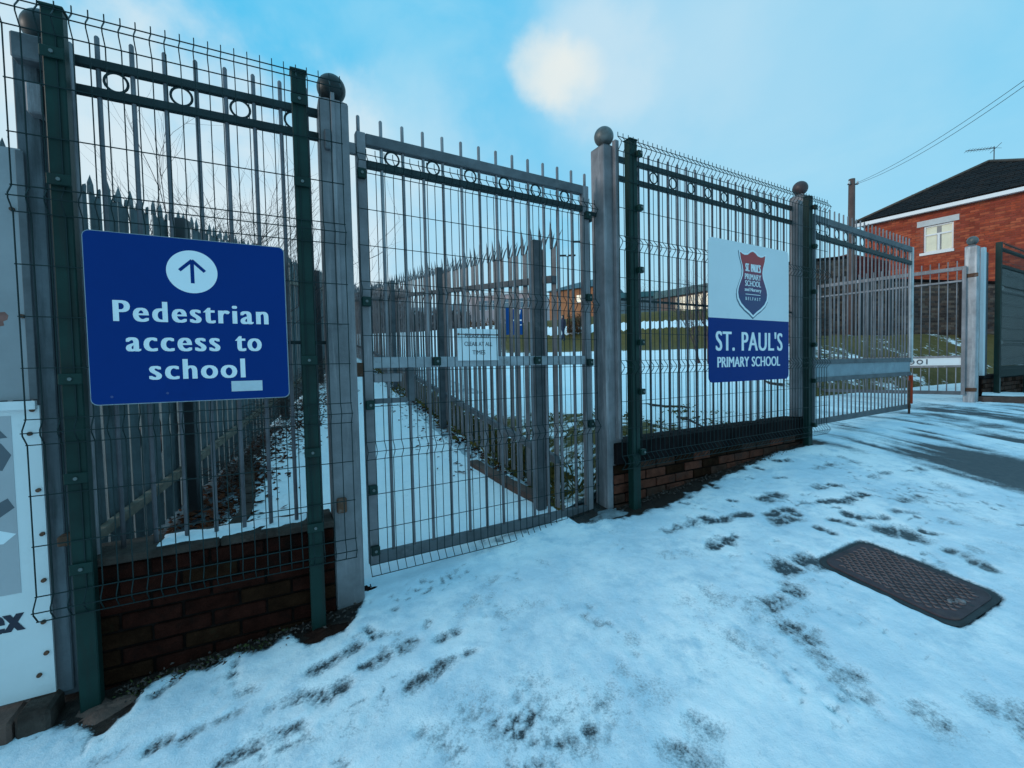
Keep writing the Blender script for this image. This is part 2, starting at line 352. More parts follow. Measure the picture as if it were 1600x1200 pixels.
def cover_mat(name, attr, under, under2, under_rough, kind):
    """snow over something else: 'attr' on the vertices says how much snow lies there, fine noise breaks its edge"""
    m = bpy.data.materials.new(name); m.use_nodes = True; nt = m.node_tree; N = nt.nodes; L = nt.links; b = N['Principled BSDF']
    at_ = N.new('ShaderNodeAttribute'); at_.attribute_name = attr
    tc = N.new('ShaderNodeTexCoord'); P = tc.outputs['Object']
    def noise(s, d=6, r=.6, mp=None):
        n = N.new('ShaderNodeTexNoise'); n.inputs['Scale'].default_value = s; n.inputs['Detail'].default_value = d; n.inputs['Roughness'].default_value = r
        L.new(mp or P, n.inputs['Vector']); return n.outputs['Fac']
    def mth(op, a, c, cl=False):
        n = N.new('ShaderNodeMath'); n.operation = op; n.use_clamp = cl
        for i, v in enumerate((a, c)):
            if isinstance(v, (int, float)): n.inputs[i].default_value = v
            else: L.new(v, n.inputs[i])
        return n.outputs[0]
    def rng(v, a, c, lo=0., hi=1.):
        n = N.new('ShaderNodeMapRange'); n.interpolation_type = 'SMOOTHSTEP'; L.new(v, n.inputs[0]); n.inputs[1].default_value = a; n.inputs[2].default_value = c; n.inputs[3].default_value = lo; n.inputs[4].default_value = hi; return n.outputs[0]
    def mix(f, a, c):
        n = N.new('ShaderNodeMix'); n.data_type = 'RGBA'
        for i, v in ((0, f), (6, a), (7, c)):
            if isinstance(v, tuple): n.inputs[i].default_value = (*v, 1)
            else: L.new(v, n.inputs[i])
        return n.outputs[2]
    if kind == 'street':
        nz = mth('ADD', mth('MULTIPLY', noise(105, 4, .75), .62), mth('MULTIPLY', noise(16, 5, .6), .38))
        t = mth('ADD', at_.outputs['Fac'], mth('MULTIPLY', mth('SUBTRACT', nz, .5), 1.6))
        cov = rng(t, .22, .46)
        packed = rng(noise(1.7, 6, .62), .36, .66)
        snow = mix(packed, (.62, .75, .84), (.94, .96, .975))
        snow = mix(rng(noise(5.5, 7, .72), .47, .68, 0, .8), snow, (.50, .65, .75))
        aw = N.new('ShaderNodeAttribute'); aw.attribute_name = 'clean'
        snow = mix(aw.outputs['Fac'], snow, mix(packed, (.88, .93, .96), (.95, .965, .975)))
        snow = mix(rng(noise(48, 6, .75), .56, .74, 0, .40), snow, (.42, .50, .55))
        snow = mix(rng(noise(210, 3, .6), .66, .74, 0, .55), snow, (.22, .26, .28))
        snow = mix(rng(t, .36, .84, 1, 0), snow, (.30, .36, .40))
    else:
        nz = mth('ADD', mth('MULTIPLY', noise(9, 5, .65), .5), mth('MULTIPLY', noise(2.6, 5, .6), .5))
        t = mth('ADD', at_.outputs['Fac'], mth('MULTIPLY', mth('SUBTRACT', nz, .5), 1.5))
        cov = rng(t, .42, .56)
        snow = mix(rng(noise(.5, 5, .6), .4, .65), (.90, .94, .96), (.95, .965, .975))
    und = mix(rng(noise(26 if kind == 'street' else 3.0, 6, .7), .35, .65), under, under2)
    if kind == 'street':
        a2 = N.new('ShaderNodeAttribute'); a2.attribute_name = 'soil'
        und = mix(a2.outputs['Fac'], und, mix(rng(noise(30, 6, .7), .4, .65), (.012, .0065, .005), (.030, .019, .013)))
    L.new(mix(cov, und, snow), b.inputs['Base Color'])
    L.new(rng(cov, 0, 1, under_rough, .62), b.inputs['Roughness'])
    hgt = mth('ADD', mth('MULTIPLY', cov, .9), mth('MULTIPLY', noise(150 if kind == 'street' else 20, 4, .7), .35))
    hgt = mth('ADD', hgt, mth('MULTIPLY', noise(30 if kind == 'street' else 6, 5, .6), .8))
    bp = N.new('ShaderNodeBump'); bp.inputs['Strength'].default_value = .55; bp.inputs['Distance'].default_value = .012 if kind == 'street' else .04; L.new(hgt, bp.inputs['Height']); L.new(bp.outputs[0], b.inputs['Normal'])
    return m
street_m = cover_mat('trodden_snow_on_asphalt', 'snow', (.020, .036, .047), (.055, .066, .074), .5, 'street')
field_m = cover_mat('snow_on_rough_grass', 'snow', (.088, .066, .009), (.13, .086, .018), .9, 'field')

# ------------------------------------------------------------------ ground
def vnoise(x, y, scale, seed):
    g = np.random.default_rng(seed).random((128, 128)); x = np.asarray(x) * scale; y = np.asarray(y) * scale
    xi = np.floor(x).astype(int); yi = np.floor(y).astype(int); fx = x - xi; fy = y - yi; fx = fx * fx * (3 - 2 * fx); fy = fy * fy * (3 - 2 * fy)
    a = g[xi % 128, yi % 128]; b = g[(xi + 1) % 128, yi % 128]; c = g[xi % 128, (yi + 1) % 128]; d = g[(xi + 1) % 128, (yi + 1) % 128]
    return (a * (1 - fx) + b * fx) * (1 - fy) + (c * (1 - fx) + d * fx) * fy
def grid_mesh(name, S, Nn, Z, attrs, material, frame=FA):
    ns, nn = len(S), len(Nn); SS, NN = np.meshgrid(S, Nn, indexing='ij')
    X = frame.o[0] + SS * frame.c - NN * frame.s; Y = frame.o[1] + SS * frame.s + NN * frame.c
    co = np.stack([X, Y, Z], -1).reshape(-1, 3).astype(np.float32)
    idx = np.arange(ns * nn).reshape(ns, nn)
    q = np.stack([idx[:-1, :-1], idx[1:, :-1], idx[1:, 1:], idx[:-1, 1:]], -1).reshape(-1, 4)
    me = bpy.data.meshes.new(name); me.vertices.add(len(co)); me.vertices.foreach_set('co', co.ravel())
    me.loops.add(q.size); me.loops.foreach_set('vertex_index', q.ravel().astype(np.int32)); me.polygons.add(len(q))
    me.polygons.foreach_set('loop_start', np.arange(0, q.size, 4, dtype=np.int32)); me.polygons.foreach_set('loop_total', np.full(len(q), 4, np.int32))
    me.polygons.foreach_set('use_smooth', np.ones(len(q), bool))
    for k, v in attrs.items():
        a = me.attributes.new(k, 'FLOAT', 'POINT'); a.data.foreach_set('value', v.ravel().astype(np.float32))
    me.materials.append(material); me.update(); me.validate()
    o = link(name, me); o['kind'] = 'structure'; return o
def steps(*segs):
    out = [segs[0][0]]
    for a, b, h in segs:
        k = max(1, int(round((b - a) / h))); out += list(a + (b - a) * (np.arange(1, k + 1) / k))
    return np.array(out)
def seg_dist(s, n, a, b):
    ab = np.array([b[0] - a[0], b[1] - a[1]]); l2 = ab @ ab + 1e-9
    t = np.clip(((s - a[0]) * ab[0] + (n - a[1]) * ab[1]) / l2, 0, 1)
    return np.hypot(s - a[0] - t * ab[0], n - a[1] - t * ab[1]), t
def gsn(px, py): p = ground_hit(px, py); return sn(p.x, p.y)
MAN_C = (3.55, -1.42)      # manhole centre in s, n, set below from the corners
_c = [gsn(*q) for q in ((1282, 885), (1350, 848), (1552, 930), (1497, 982))]
MAN_C = (sum(q[0] for q in _c) / 4, sum(q[1] for q in _c) / 4)
MAN_A = math.atan2(_c[2][1] - _c[1][1] + _c[3][1] - _c[0][1], _c[2][0] - _c[1][0] + _c[3][0] - _c[0][0])   # long axis in s, n
def sstep_(v, a, b): t = np.clip((v - a) / (b - a), 0, 1); return t * t * (3 - 2 * t)
def build_ground():
    S = steps((-14, -3, .8), (-3, -.7, .08), (-.7, 5.4, .016), (5.4, 8, .04), (8, 12, .12), (12, 40, 1.2))
    Nn = steps((-16, -4, .7), (-4, -2.5, .06), (-2.5, .3, .016), (.3, 3, .05), (3, 9, .12), (9, 30, .6), (30, 60, 2))
    SS, NN = np.meshgrid(S, Nn, indexing='ij')
    base = zg(SS, NN)
    big = vnoise(SS + 20, NN + 20, 1.3, 1) * .6 + vnoise(SS + 20, NN + 20, 4.1, 2) * .3 + vnoise(SS + 20, NN + 20, 11, 3) * .2
    fine = vnoise(SS + 40, NN + 40, 23, 4)
    snow = .92 + .22 * (big - .55)
    # dark strip of wet soil along the foot of the walls
    edge_px = [(0, 1172), (38, 1152), (94, 1138), (158, 1142), (202, 1122), (221, 1092), (232, 1073), (278, 1062), (322, 1049), (360, 1032), (412, 1017), (454, 1001), (480, 1014), (540, 996), (552, 973), (600, 942), (607, 920), (580, 903)]
    e = np.array([gsn(*q) for q in edge_px]); o = np.argsort(e[:, 0]); e = e[o]
    nb = np.interp(S, np.concatenate([[-14], e[:, 0], [e[-1, 0] + .02, 2.3, 2.45]]), np.concatenate([[e[0, 1]], e[:, 1], [9, 9, .35]]))
    e2 = np.array([gsn(*q) for q in ((905, 822), (940, 812), (985, 812), (1020, 800), (1050, 788), (1095, 765), (1150, 737), (1220, 707), (1262, 697))])
    nb = np.where(S > e2[0, 0], np.interp(S, np.concatenate([e2[:, 0], [5.75, 5.85]]), np.concatenate([e2[:, 1], [.0, 9]])), nb)
    nb = np.where((S > 1.06) & (S < 2.3), 9, nb)
    NB = nb[:, None] + (vnoise(SS + 9, NN + 7, 9, 5) - .5) * .07 + (vnoise(SS + 9, NN + 7, 31, 6) - .5) * .04
    snow *= np.where(NN > .32, 1.0, 1 / (1 + np.exp(np.clip((NN - NB) / .018, -50, 50))))
    # behind the left railing: leaf strip beside the palisade
    leafy = (NN > .25) & (SS < .28 + .10 * NN + (vnoise(SS, NN, 5, 8) - .5) * .3)
    snow = np.where(leafy, snow * .55 * np.clip((SS - (-.5 + .27 * NN)) / .5, 0.1, 1), snow)
    # verge between path edging and the right palisade
    kr = np.interp(NN, [.5, 1.57, 2.47, 4.24, 6.72, 12], [2.52, 2.40, 2.44, 2.58, 2.81, 3.2])
    verge = (NN > .3) & (SS > kr + .02) & (SS < 4)
    snow = np.where(verge, snow * (.30 + .5 * vnoise(SS, NN, 6, 9)), snow)
    soil_ = 1 / (1 + np.exp(-np.clip((NN - (np.minimum(NB, .3) - .06)) / .015, -50, 50))) * (NN < .34) * ((SS < 1.06) | (SS > 2.5)) * (SS < 5.75)
    soil_ = np.where((SS < -.1) & (NN > NB), 1, soil_)
    prints = np.zeros_like(snow)
    inner = (SS > -.75) & (SS < 5.6) & (NN > -2.6) & (NN < .4)
    def mark(a, b, w, k, seed):
        nonlocal prints
        A, B = gsn(*a), gsn(*b); m = inner & (np.abs(SS - (A[0] + B[0]) / 2) < .7) & (np.abs(NN - (A[1] + B[1]) / 2) < .7)
        d, t = seg_dist(SS[m], NN[m], A, B); near_ = a[0] < 1000; w = w * (1.45 if near_ else 1.9); k = k * (.80 if near_ else 1)
        wob = 1 + (vnoise(SS[m] * 1.0, NN[m] + seed, 14, seed) - .5) * 1.3
        tread = .55 + .75 * vnoise(SS[m], NN[m], 62, seed + 3)
        gap = 1 - .55 * np.exp(-((t - .58) / .09) ** 2)
        v = k * .80 * np.clip(1.35 - 1.2 * d / (w * wob), 0, 1) ** .8 * tread * gap
        prints[m] = np.maximum(prints[m], v)
    M = [((565, 1045), (648, 1004), .035, 1.0), ((648, 1075), (692, 1042), .032, .95), ((692, 1040), (741, 1022), .028, .75), ((500, 1047), (557, 1015), .028, 1.0), ((500, 1094), (538, 1079), .035, .85),
         ((574, 985), (582, 1003), .02, 1.0), ((593, 998), (627, 993), .015, .8), ((687, 1003), (713, 992), .025, .8), ((664, 981), (668, 977), .02, .85), ((720, 968), (775, 906), .04, .42), ((775, 968), (840, 948), .035, .38), ((964, 1047), (1009, 1085), .04, .55),
         ((988, 1006), (991, 1027), .03, .5), ((926, 1147), (895, 1164), .03, .8), ((895, 1178), (936, 1195), .022, .55), ((660, 1150), (675, 1165), .025, .5), ((608, 955), (616, 955), .02, .8), ((370, 1042), (364, 1058), .022, .9), ((372, 1095), (388, 1085), .03, .7),
         ((235, 1176), (262, 1163), .04, .95), ((285, 1159), (360, 1125), .03, .75), ((356, 1196), (465, 1138), .03, .85), ((472, 1095), (536, 1080), .032, .85), ((495, 1050), (555, 1017), .028, .9), ((425, 1114), (440, 1105), .03, .55), ((252, 1085), (270, 1072), .03, .9), ((150, 1196), (180, 1186), .03, .6),
         ((1190, 782), (1212, 775), .036, .9), ((1280, 765), (1302, 760), .036, .85), ((1282, 787), (1304, 785), .032, .9), ((1318, 786), (1348, 775), .032, .95), ((1200, 805), (1232, 798), .036, .95), ((1233, 800), (1244, 806), .025, .9), ((1216, 817), (1238, 813), .034, .9), ((1103, 812), (1112, 814), .03, .9),
         ((1108, 818), (1166, 806), .03, .95), ((1046, 832), (1082, 820), .042, .65), ((1117, 857), (1136, 850), .036, .85), ((1140, 845), (1150, 841), .028, .85), ((1222, 893), (1258, 879), .05, .95), ((1212, 955), (1248, 925), .052, .75), ((1236, 985), (1258, 1000), .045, .75), ((1270, 1028), (1330, 1062), .04, .6), ((1320, 1082), (1350, 1098), .04, .55),
         ((1440, 1118), (1462, 1135), .04, .55), ((1304, 815), (1328, 823), .03, .95), ((1325, 806), (1344, 811), .03, .95), ((1355, 811), (1384, 812), .025, .8), ((1276, 828), (1298, 835), .02, .95), ((1385, 832), (1420, 838), .05, .95), ((1422, 843), (1438, 846), .03, .9), ((1440, 832), (1458, 836), .025, .9), ((1408, 785), (1436, 778), .03, .7),
         ((1400, 801), (1420, 803), .025, .7), ((1470, 814), (1490, 820), .03, .55), ((1487, 865), (1505, 870), .03, .75), ((1515, 880), (1538, 887), .035, .8), ((1520, 862), (1530, 866), .025, .5), ((1040, 872), (1072, 868), .05, .32), ((1120, 935), (1180, 955), .07, .4), ((1070, 945), (1100, 960), .05, .3), ((1150, 1005), (1185, 1015), .05, .4),
         ((1213, 721), (1228, 721), .03, .8), ((1275, 735), (1300, 728), .035, .6), ((1312, 716), (1335, 724), .03, .6), ((1358, 748), (1385, 740), .03, .6), ((1212, 749), (1224, 748), .025, .8), ((1138, 784), (1150, 785), .02, .8), ((1110, 758), (1120, 765), .02, .7), ((1180, 733), (1192, 736), .016, .9), ((1530, 1105), (1590, 1130), .05, .55), ((1085, 1130), (1108, 1145), .04, .5), ((1060, 1182), (1085, 1196), .04, .6),
         ((1000, 1075), (1030, 1100), .04, .35), ((1035, 1100), (1050, 1090), .03, .35), ((1420, 720), (1440, 735), .03, .6), ((1470, 760), (1500, 775), .035, .4), ((1500, 800), (1540, 815), .04, .3), ((1560, 850), (1590, 862), .04, .3), ((700, 900), (712, 903), .03, .3), ((846, 880), (856, 888), .025, .35), ((800, 905), (812, 910), .03, .4), ((860, 905), (890, 897), .03, .25), ((740, 945), (765, 935), .04, .35)]
    for i, (a, b, w, k) in enumerate(M): mark(a, b, w, k, 20 + i)
    # worn speckled patches low in the picture
    for (px, py, r, k) in ((835, 1165, .24, .72), (930, 1120, .17, .45), (760, 1130, .15, .45), (960, 1110, .15, .4), (1120, 1000, .2, .3), (400, 1190, .14, .35), (700, 1180, .14, .4), (560, 1150, .2, .2), (1000, 960, .3, .15)):
        A = gsn(px, py); d = np.hypot((SS - A[0]), (NN - A[1]))
        sp_ = np.clip(vnoise(SS + 3, NN + 5, 62, 90) * 1.5 - .42, 0, 1) * np.clip(vnoise(SS + 3, NN + 5, 13, 91) * 1.6, 0, 1)
        prints = np.maximum(prints, k * np.exp(-(d / r) ** 2) * (0.15 + sp_) * 1.15)
    dirt = np.clip(vnoise(SS + 13, NN + 3, 38, 95) * vnoise(SS + 13, NN + 3, 5, 96) * 3.2 - 1.5, 0, 1) * .5 * inner
    prints = np.maximum(prints, dirt)
    # driveway: slush in streaks and bare wet asphalt, from the dropped kerb outwards
    k0, k1 = gsn(1268, 698), gsn(1560, 770)
    kd = np.array([k1[0] - k0[0], k1[1] - k0[1]]); kd /= np.hypot(*kd); kn = np.array([-kd[1], kd[0]]) * (1 if -kd[1] > 0 else -1)
    u = (SS - k0[0]) * kn[0] + (NN - k0[1]) * kn[1]; v = (SS - k0[0]) * kd[0] + (NN - k0[1]) * kd[1]
    t0, t1 = gsn(1370, 690), gsn(1590, 745); td = np.array([t1[0] - t0[0], t1[1] - t0[1]]); td /= np.hypot(*td)
    a_ = SS * td[0] + NN * td[1]; b_ = -SS * td[1] + NN * td[0]
    streak = vnoise(a_ * .55 + 50, b_ * 4.2 + 50, 1.0, 31) * .5 + vnoise(a_ * 1.3 + 50, b_ * 9 + 50, 1.0, 32) * .3 + vnoise(a_ * 3 + 50, b_ * 22 + 50, 1.0, 33) * .2
    drive = 1 / (1 + np.exp(-(u - .12) / .10)) * (NN < 3.2) * (SS > 4.2)
    bare = np.zeros_like(snow)
    for (p, r1, r2, k) in (((1575, 722), .42, .26, 1.0), ((1600, 745), .7, .55, 1.05), ((1535, 715), .4, .22, .9), ((1590, 690), .35, .12, .8), ((1455, 684), .28, .10, .85), ((1458, 641), .30, .14, .9), ((1330, 668), .25, .05, .5), ((1520, 700), .25, .10, .7)):
        A = gsn(*p); da = a_ - (A[0] * td[0] + A[1] * td[1]); db = b_ - (-A[0] * td[1] + A[1] * td[0])
        bare = np.maximum(bare, k * np.exp(-(da / r1) ** 2 - (db / r2) ** 2))
    dsn = np.clip(.74 + (streak - .46) * 3.0, .20, 1) - bare * 1.05
    inside = 1 / (1 + np.exp(-(NN - .45) / .12))
    dsn = np.clip(np.maximum(dsn, inside * (.55 + .5 * streak)), 0, 1)
    snow = snow * (1 - drive) + snow * dsn * drive
    snow = np.clip(snow - prints, 0, 1.2)
    # the cover of the manhole lies bare, its surround melted
    ca, sa = math.cos(MAN_A), math.sin(MAN_A)
    mu_ = (SS - MAN_C[0]) * ca + (NN - MAN_C[1]) * sa; mv = -(SS - MAN_C[0]) * sa + (NN - MAN_C[1]) * ca
    qx = np.abs(mu_) - .245; qy = np.abs(mv) - .166; md = np.hypot(np.maximum(qx, 0), np.maximum(qy, 0)) + np.minimum(np.maximum(qx, qy), 0) - .070
    snow = np.where(md < .0, 0, snow * np.clip((md + .002) / .028 + (fine - .5) * .5, 0, 1))
    lay = .015 * np.clip(snow, 0, 1.1) + (.010 * (big - .5) + .006 * (fine - .5) + .003 * (vnoise(SS + 40, NN + 40, 48, 14) - .5)) * np.clip(snow, 0.25, 1)
    lay = np.where(md < -.006, -.03, lay)
    Z = base + lay
    return grid_mesh('ground', S, Nn, Z, {'snow': snow, 'soil': soil_, 'clean': sstep_(NN, .1, .7)}, street_m)
build_ground()

# the school field: gently rising pitch, a grass bank up to the school, and a nearer bank below the boundary wall
def sstep(v, a, b): t = np.clip((v - a) / (b - a), 0, 1); return t * t * (3 - 2 * t)
def zfield(X, Y):
    X = np.asarray(X, float); Y = np.asarray(Y, float)
    dx, dy = X - FA.o[0], Y - FA.o[1]; S_ = dx * FA.c + dy * FA.s; N_ = -dx * FA.s + dy * FA.c
    q = X / np.maximum(Y, .5)
    pitch = .70 + .057 * (np.minimum(Y, 38) - 3.9) - .35 * sstep(q, .1, -.3) * 0
    top = np.interp(q, [-.3, -.2, 0, .29, .6], [5.2, 5.3, 5.9, 6.8, 7.2])
    b = sstep(Y, 37.5, 46.5); z = pitch * (1 - b) + top * b + np.maximum(Y - 46.5, 0) * .012
    w = sstep(S_ - (2.55 + .075 * N_), 0, 1.1 + .05 * np.maximum(N_, 0)); z = (zg(S_, N_) + .012) * (1 - w) + z * w
    z = np.where(S_ < 2.45 + .075 * N_, z - .35, z)
    yb = 8.6 + (q - .707) * 6.7; yt = 12.4 + (q - .707) * 4.4
    t = np.clip((Y - yb + .3) / (yt - yb + .3), 0, 1); t = t ** .85
    zr_ = (zg(S_, N_) - .22) * (1 - t) + 2.06 * t + np.maximum(Y - yt, 0) * .02
    k = sstep(q, .54, .66) * sstep(S_, 5.4, 5.9)
    return z * (1 - k) + zr_ * k
def build_field():
    S = steps((-60, -4, 4), (-4, 2.3, .4), (2.3, 6.5, .07), (6.5, 16, .12), (16, 48, .25), (48, 160, 4)); Nn = steps((.30, 4, .07), (4, 16, .14), (16, 48, .25), (48, 150, 4))
    SS, NN = np.meshgrid(S, Nn, indexing='ij')
    X = FA.o[0] + SS * FA.c - NN * FA.s; Y = FA.o[1] + SS * FA.s + NN * FA.c
    Z = zfield(X, Y) + (vnoise(SS + 9, NN + 9, 2.1, 71) - .5) * .05 + (vnoise(SS + 9, NN + 9, 8, 72) - .5) * .035
    q = X / np.maximum(Y, .5)
    # how much snow: thick on the pitch, thin on the banks and beside the fence
    snow = np.full_like(Z, .95) + (vnoise(SS + 30, NN + 30, .35, 73) - .5) * .2
    near = np.exp(-((NN - .9) / 1.35) ** 2) * (SS < 5.8) * (SS > 2.4); snow -= near * .56 * (1.2 - .7 * np.clip((SS - 3.2) / 1.6, 0, 1))
    pal = np.exp(-((SS - (2.7 + .075 * NN)) / (.75 + .05 * NN)) ** 2) * (NN < 9); snow -= .40 * pal
    bank = sstep(Y, 28 + 5 * vnoise(X + 60, Y, .25, 75), 40) * (Y < 60) * sstep(q, -.10, .02) * (q < .66)
    snow = snow * (1 - bank) + bank * (.04 + .30 * vnoise(X + 60, Y, .6, 76) * sstep(Y, 44, 38))
    path_ = (np.abs(Y - 42.6) < .8 - .02 * X) & (q > .05) & (q < .66); snow = np.where(path_, 1.2, snow)
    rb = sstep(q, .56, .66) * sstep(Y, 8.6 + (q - .707) * 6.7 - .5, 8.6 + (q - .707) * 6.7 + .1)
    snow = snow * (1 - rb) + rb * (.14 + .42 * vnoise(SS + 30, NN + 30, 1.6, 74))
    snow = np.where((NN < 9) & (q < .56) & (SS < 7), np.maximum(snow, .37 + .14 * vnoise(SS + 30, NN + 30, 2.2, 78)), snow)
    return grid_mesh('field', S, Nn, Z, {'snow': np.clip(snow, 0, 1.2)}, field_m)
build_field()
def zf(x, y): return float(zfield(x, y))

# ------------------------------------------------------------------ green mesh fence
FOLD = 0.036
def wire_mesh(mb, xs, T, bottom, n=0.0, r=.0027, clip_x=None, prong_bottom=False):
    """V-folded welded mesh: verticals at xs, horizontals every 0.2 m, closer at the folds"""
    folds = (0, .7, 1.6, 2.3); path = [(T + .032, 0)]; hor = []
    for k in range(4):
        a = T - folds[k]
        for z, d in ((a, 0), (a - .05, -FOLD), (a - .10, 0)):
            if z >= bottom - .001: path.append((z, d)); hor.append((z, d))
    for dz in (.3, .5, 1.0, 1.2, 1.4, 1.9, 2.1):
        if T - dz > bottom: hor.append((T - dz, 0))
    if path[-1][0] > bottom + .01: path.append((bottom, 0))
    # round the folds a little
    pp = []
    for i, (z, d) in enumerate(path):
        if 0 < i < len(path) - 1 and abs(d) > 0: pp += [(z + .010, d * .92), (z - .010, d * .92)]
        else: pp.append((z, d))
    for x in xs:
        j = random.uniform(-.0012, .0012)
        mb.tube([(x + j, n + d, z) for z, d in pp], r, 4, cap=True)
    for z, d in hor: mb.tube([(xs[0] - .004, n + d - .004, z), (xs[-1] + .004, n + d - .004, z)], r, 4)
def clamp_bar(root, s, z, w=.078, name='clamp', side=False, n=-.008):
    b = MB().cbox(s - w / 2, s + w / 2, n - .006, n + .002, z - .022, z + .022, .003)
    c = b.part(name, green, root)
    MB().tube([(s, n - .006, z), (s, n - .012, z)], .007, 8).part('bolt', steel_bolt, c, off=tuple(root['_o']))
    return c
def green_post(root, s, z0, z1, w=.07, dpt=.055, clamps=(), cap=True):
    p = MB().cbox(s - w / 2, s + w / 2, .004, .004 + dpt, z0, z1, .004).part('post', green, root)
    if cap: MB().cbox(s - w / 2 - .004, s + w / 2 + .004, .0, .008 + dpt, z1, z1 + .012, .003).part('post_cap', green, p, off=tuple(root['_o']))
    for z in clamps: clamp_bar(root, s, z, w + .008)

r = FL.root('mesh_fence', 'green wire mesh fence panel carrying the blue arrow sign beside the white board', 'fence', 0, 0, 0)
mb = MB(); wire_mesh(mb, [k * .05 for k in range(-4, 21)], 2.791, .39); mb.part('wire_mesh', green_w, r)
green_post(r, -.062, -.06, 2.80, .066, .055, (2.62, 2.13, 1.345, .945, .575))
green_post(r, .812, .06, 2.80, .066, .055, (2.66, 2.27, 1.41, .955, .58))
r = FR.root('mesh_fence', 'long green wire mesh fence panel carrying the white and blue school sign', 'fence', 0, 0, .2)
mb = MB(); wire_mesh(mb, [k * .05 for k in range(0, 59)], 2.987, .587); mb.part('wire_mesh', green_w, r)
for s, z0 in ((.155, .2), (2.595, .46)):
    green_post(r, s, z0, 3.0, .075, .06)
    for z in (2.90, 2.51, 2.055, 1.52, 1.153, .70):
        c = MB().cbox(s + .015, s + .062, -.030, .002, z - .022, z + .022, .004).part('clamp', green, r)
        MB().tube([(s + .04, -.03, z), (s + .04, -.040, z)], .008, 8).part('bolt', steel_bolt, c, off=tuple(r['_o']))

# ------------------------------------------------------------------ galvanised railings
bar_cache = {}
def round_bar(root, s, n, z0, z1, rr=.0095, m=None, name='bar'):
    key = (round(z1 - z0, 3), rr, (m or galv).name)
    if key not in bar_cache:
        bar_cache[key] = MB().tube([(0, 0, 0), (0, 0, z1 - z0 - .006), (0, 0, z1 - z0)], [rr, rr, rr * .6], 8).mesh('bar', m or galv)
    o = root['_o']; return link(name, bar_cache[key], root, (s - o[0], n - o[1], z0 - o[2]))
ring_cache = {}
def ring(root, s, n, z, rr, m=None):
    key = (round(rr, 3), (m or galv_rail).name)
    if key not in ring_cache: ring_cache[key] = MB().ring((0, 0, 0), rr, .0055).mesh('ring', m or galv_rail)
    o = root['_o']; return link('ring', ring_cache[key], root, (s - o[0], n - o[1], z - o[2]))
# left railing, on the dwarf wall between the first two pillars
r = FL.root('railing', 'steel railing with a row of rings behind the blue arrow sign', 'railing', 0, .2, .56)
for z0, z1 in ((2.700, 2.738), (2.578, 2.616)): MB().cbox(-.10, .945, .185, .215, z0, z1, .003).part('rail', galv_rail, r)
MB().cbox(-.10, .93, .192, .208, 1.50, 1.518, .002).part('rail', galv_rail, r)
MB().cbox(-.085, -.048, .155, .185, .565, 2.77, .006).part('stile', galv, r)
for i in range(8): round_bar(r, .023 + i * .1185, .2, .565, 2.842, m=galv_bar)
for i in range(0, 8, 2): ring(r, .023 + (i + .5) * .1185, .2, 2.658, .0415)
for z in (2.60, .66):
    MB().cbox(.925, .955, .13, .215, z - .03, z + .03, .004).part('bracket', rusty if z < 1 else galv_d, r)
# right railing
r = FR.root('railing', 'longer steel railing with rings behind the white and blue school sign', 'railing', 0, .2, .77)
for z0, z1 in ((2.928, 2.968), (2.784, 2.822)): MB().cbox(.05, 2.62, .185, .215, z0, z1, .003).part('rail', galv_rail, r)
MB().cbox(.06, 2.62, .194, .206, 1.86, 1.878, .002).part('rail', galv_rail, r)
for i in range(21): round_bar(r, .174 + i * .1145, .2, .765, 3.045, m=galv_bar)
for i in range(0, 20, 2): ring(r, .174 + (i - .5) * .1145, .2, 2.875, .0425)

# ------------------------------------------------------------------ pillars
def pillar(label, fr, s, n, z0, z1, w=.146, group='galvanised gate pillars with ball caps', extra=None, ballr=.073, mats=(galv, galv_d)):
    r = fr.root('gate_pillar', label, 'pillar', s, n, z0, group)
    h = w / 2
    b = MB().cbox(s - h, s + h, n - h, n + h, z0, z1, .007)
    shaft = b.part('shaft', mats[0], r)
    # welded pyramid cap and ball
    b = MB(); b.add([(s - h + .004, n - h + .004, z1), (s + h - .004, n - h + .004, z1), (s + h - .004, n + h - .004, z1), (s - h + .004, n + h - .004, z1), (s - .03, n - .03, z1 + .03), (s + .03, n - .03, z1 + .03), (s + .03, n + .03, z1 + .03), (s - .03, n + .03, z1 + .03)],
              [(0, 1, 5, 4), (1, 2, 6, 5), (2, 3, 7, 6), (3, 0, 4, 7), (4, 5, 6, 7)])
    b.part('cap', galv, r)
    MB().sphere((s, n, z1 + .03 + ballr * .9), ballr, 28, 18).part('ball', mats[1], r)
    return r
galv_mid = mat('mid_grey_galvanising', (.175, .172, .182), .6, .12, .4, 3.2, .15, 90, (.29, .27, .28), .40, 3.2, True, .22)
galv_old = mat('old_dark_galvanising', (.115, .13, .145), .6, .1, .4, 3.5, .15, 80, (.045, .055, .06), .5, 3, True, .2)
ball_dark = mat('dark_ball_paint', (.014, .022, .024), .42, .1, .4, 9, .05, 40, (.07, .065, .06), .35, 7, spec=.3)
ball_grey = mat('mottled_ball_paint', (.10, .11, .11), .45, .15, .45, 12, .05, 40, (.045, .05, .05), .5, 9)
ball_rust = mat('reddish_ball_paint', (.055, .035, .036), .5, .1, .35, 10, .05, 40, (.12, .055, .05), .3, 8)
p1 = pillar('pillar with ball cap behind the first green post beside the white board', FL, -.145, .195, .0, 2.715, mats=(galv_old, ball_dark))
MB().cbox(-.20, -.105, .045, .122, 2.60, 2.70, .006).part('hinge_block', galv_d, p1)
MB().cbox(-.165, -.115, .05, .122, 2.40, 2.52, .006).part('hinge_block', galv, p1)
MB().tube([(-.10, .075, 2.38), (-.10, .075, 2.72)], .016, 10).part('hinge_pin', galv_d, p1)
MB().cbox(-.215, -.14, .10, .122, .03, 2.70, .004).part('fixing_strip', galv_old, p1)
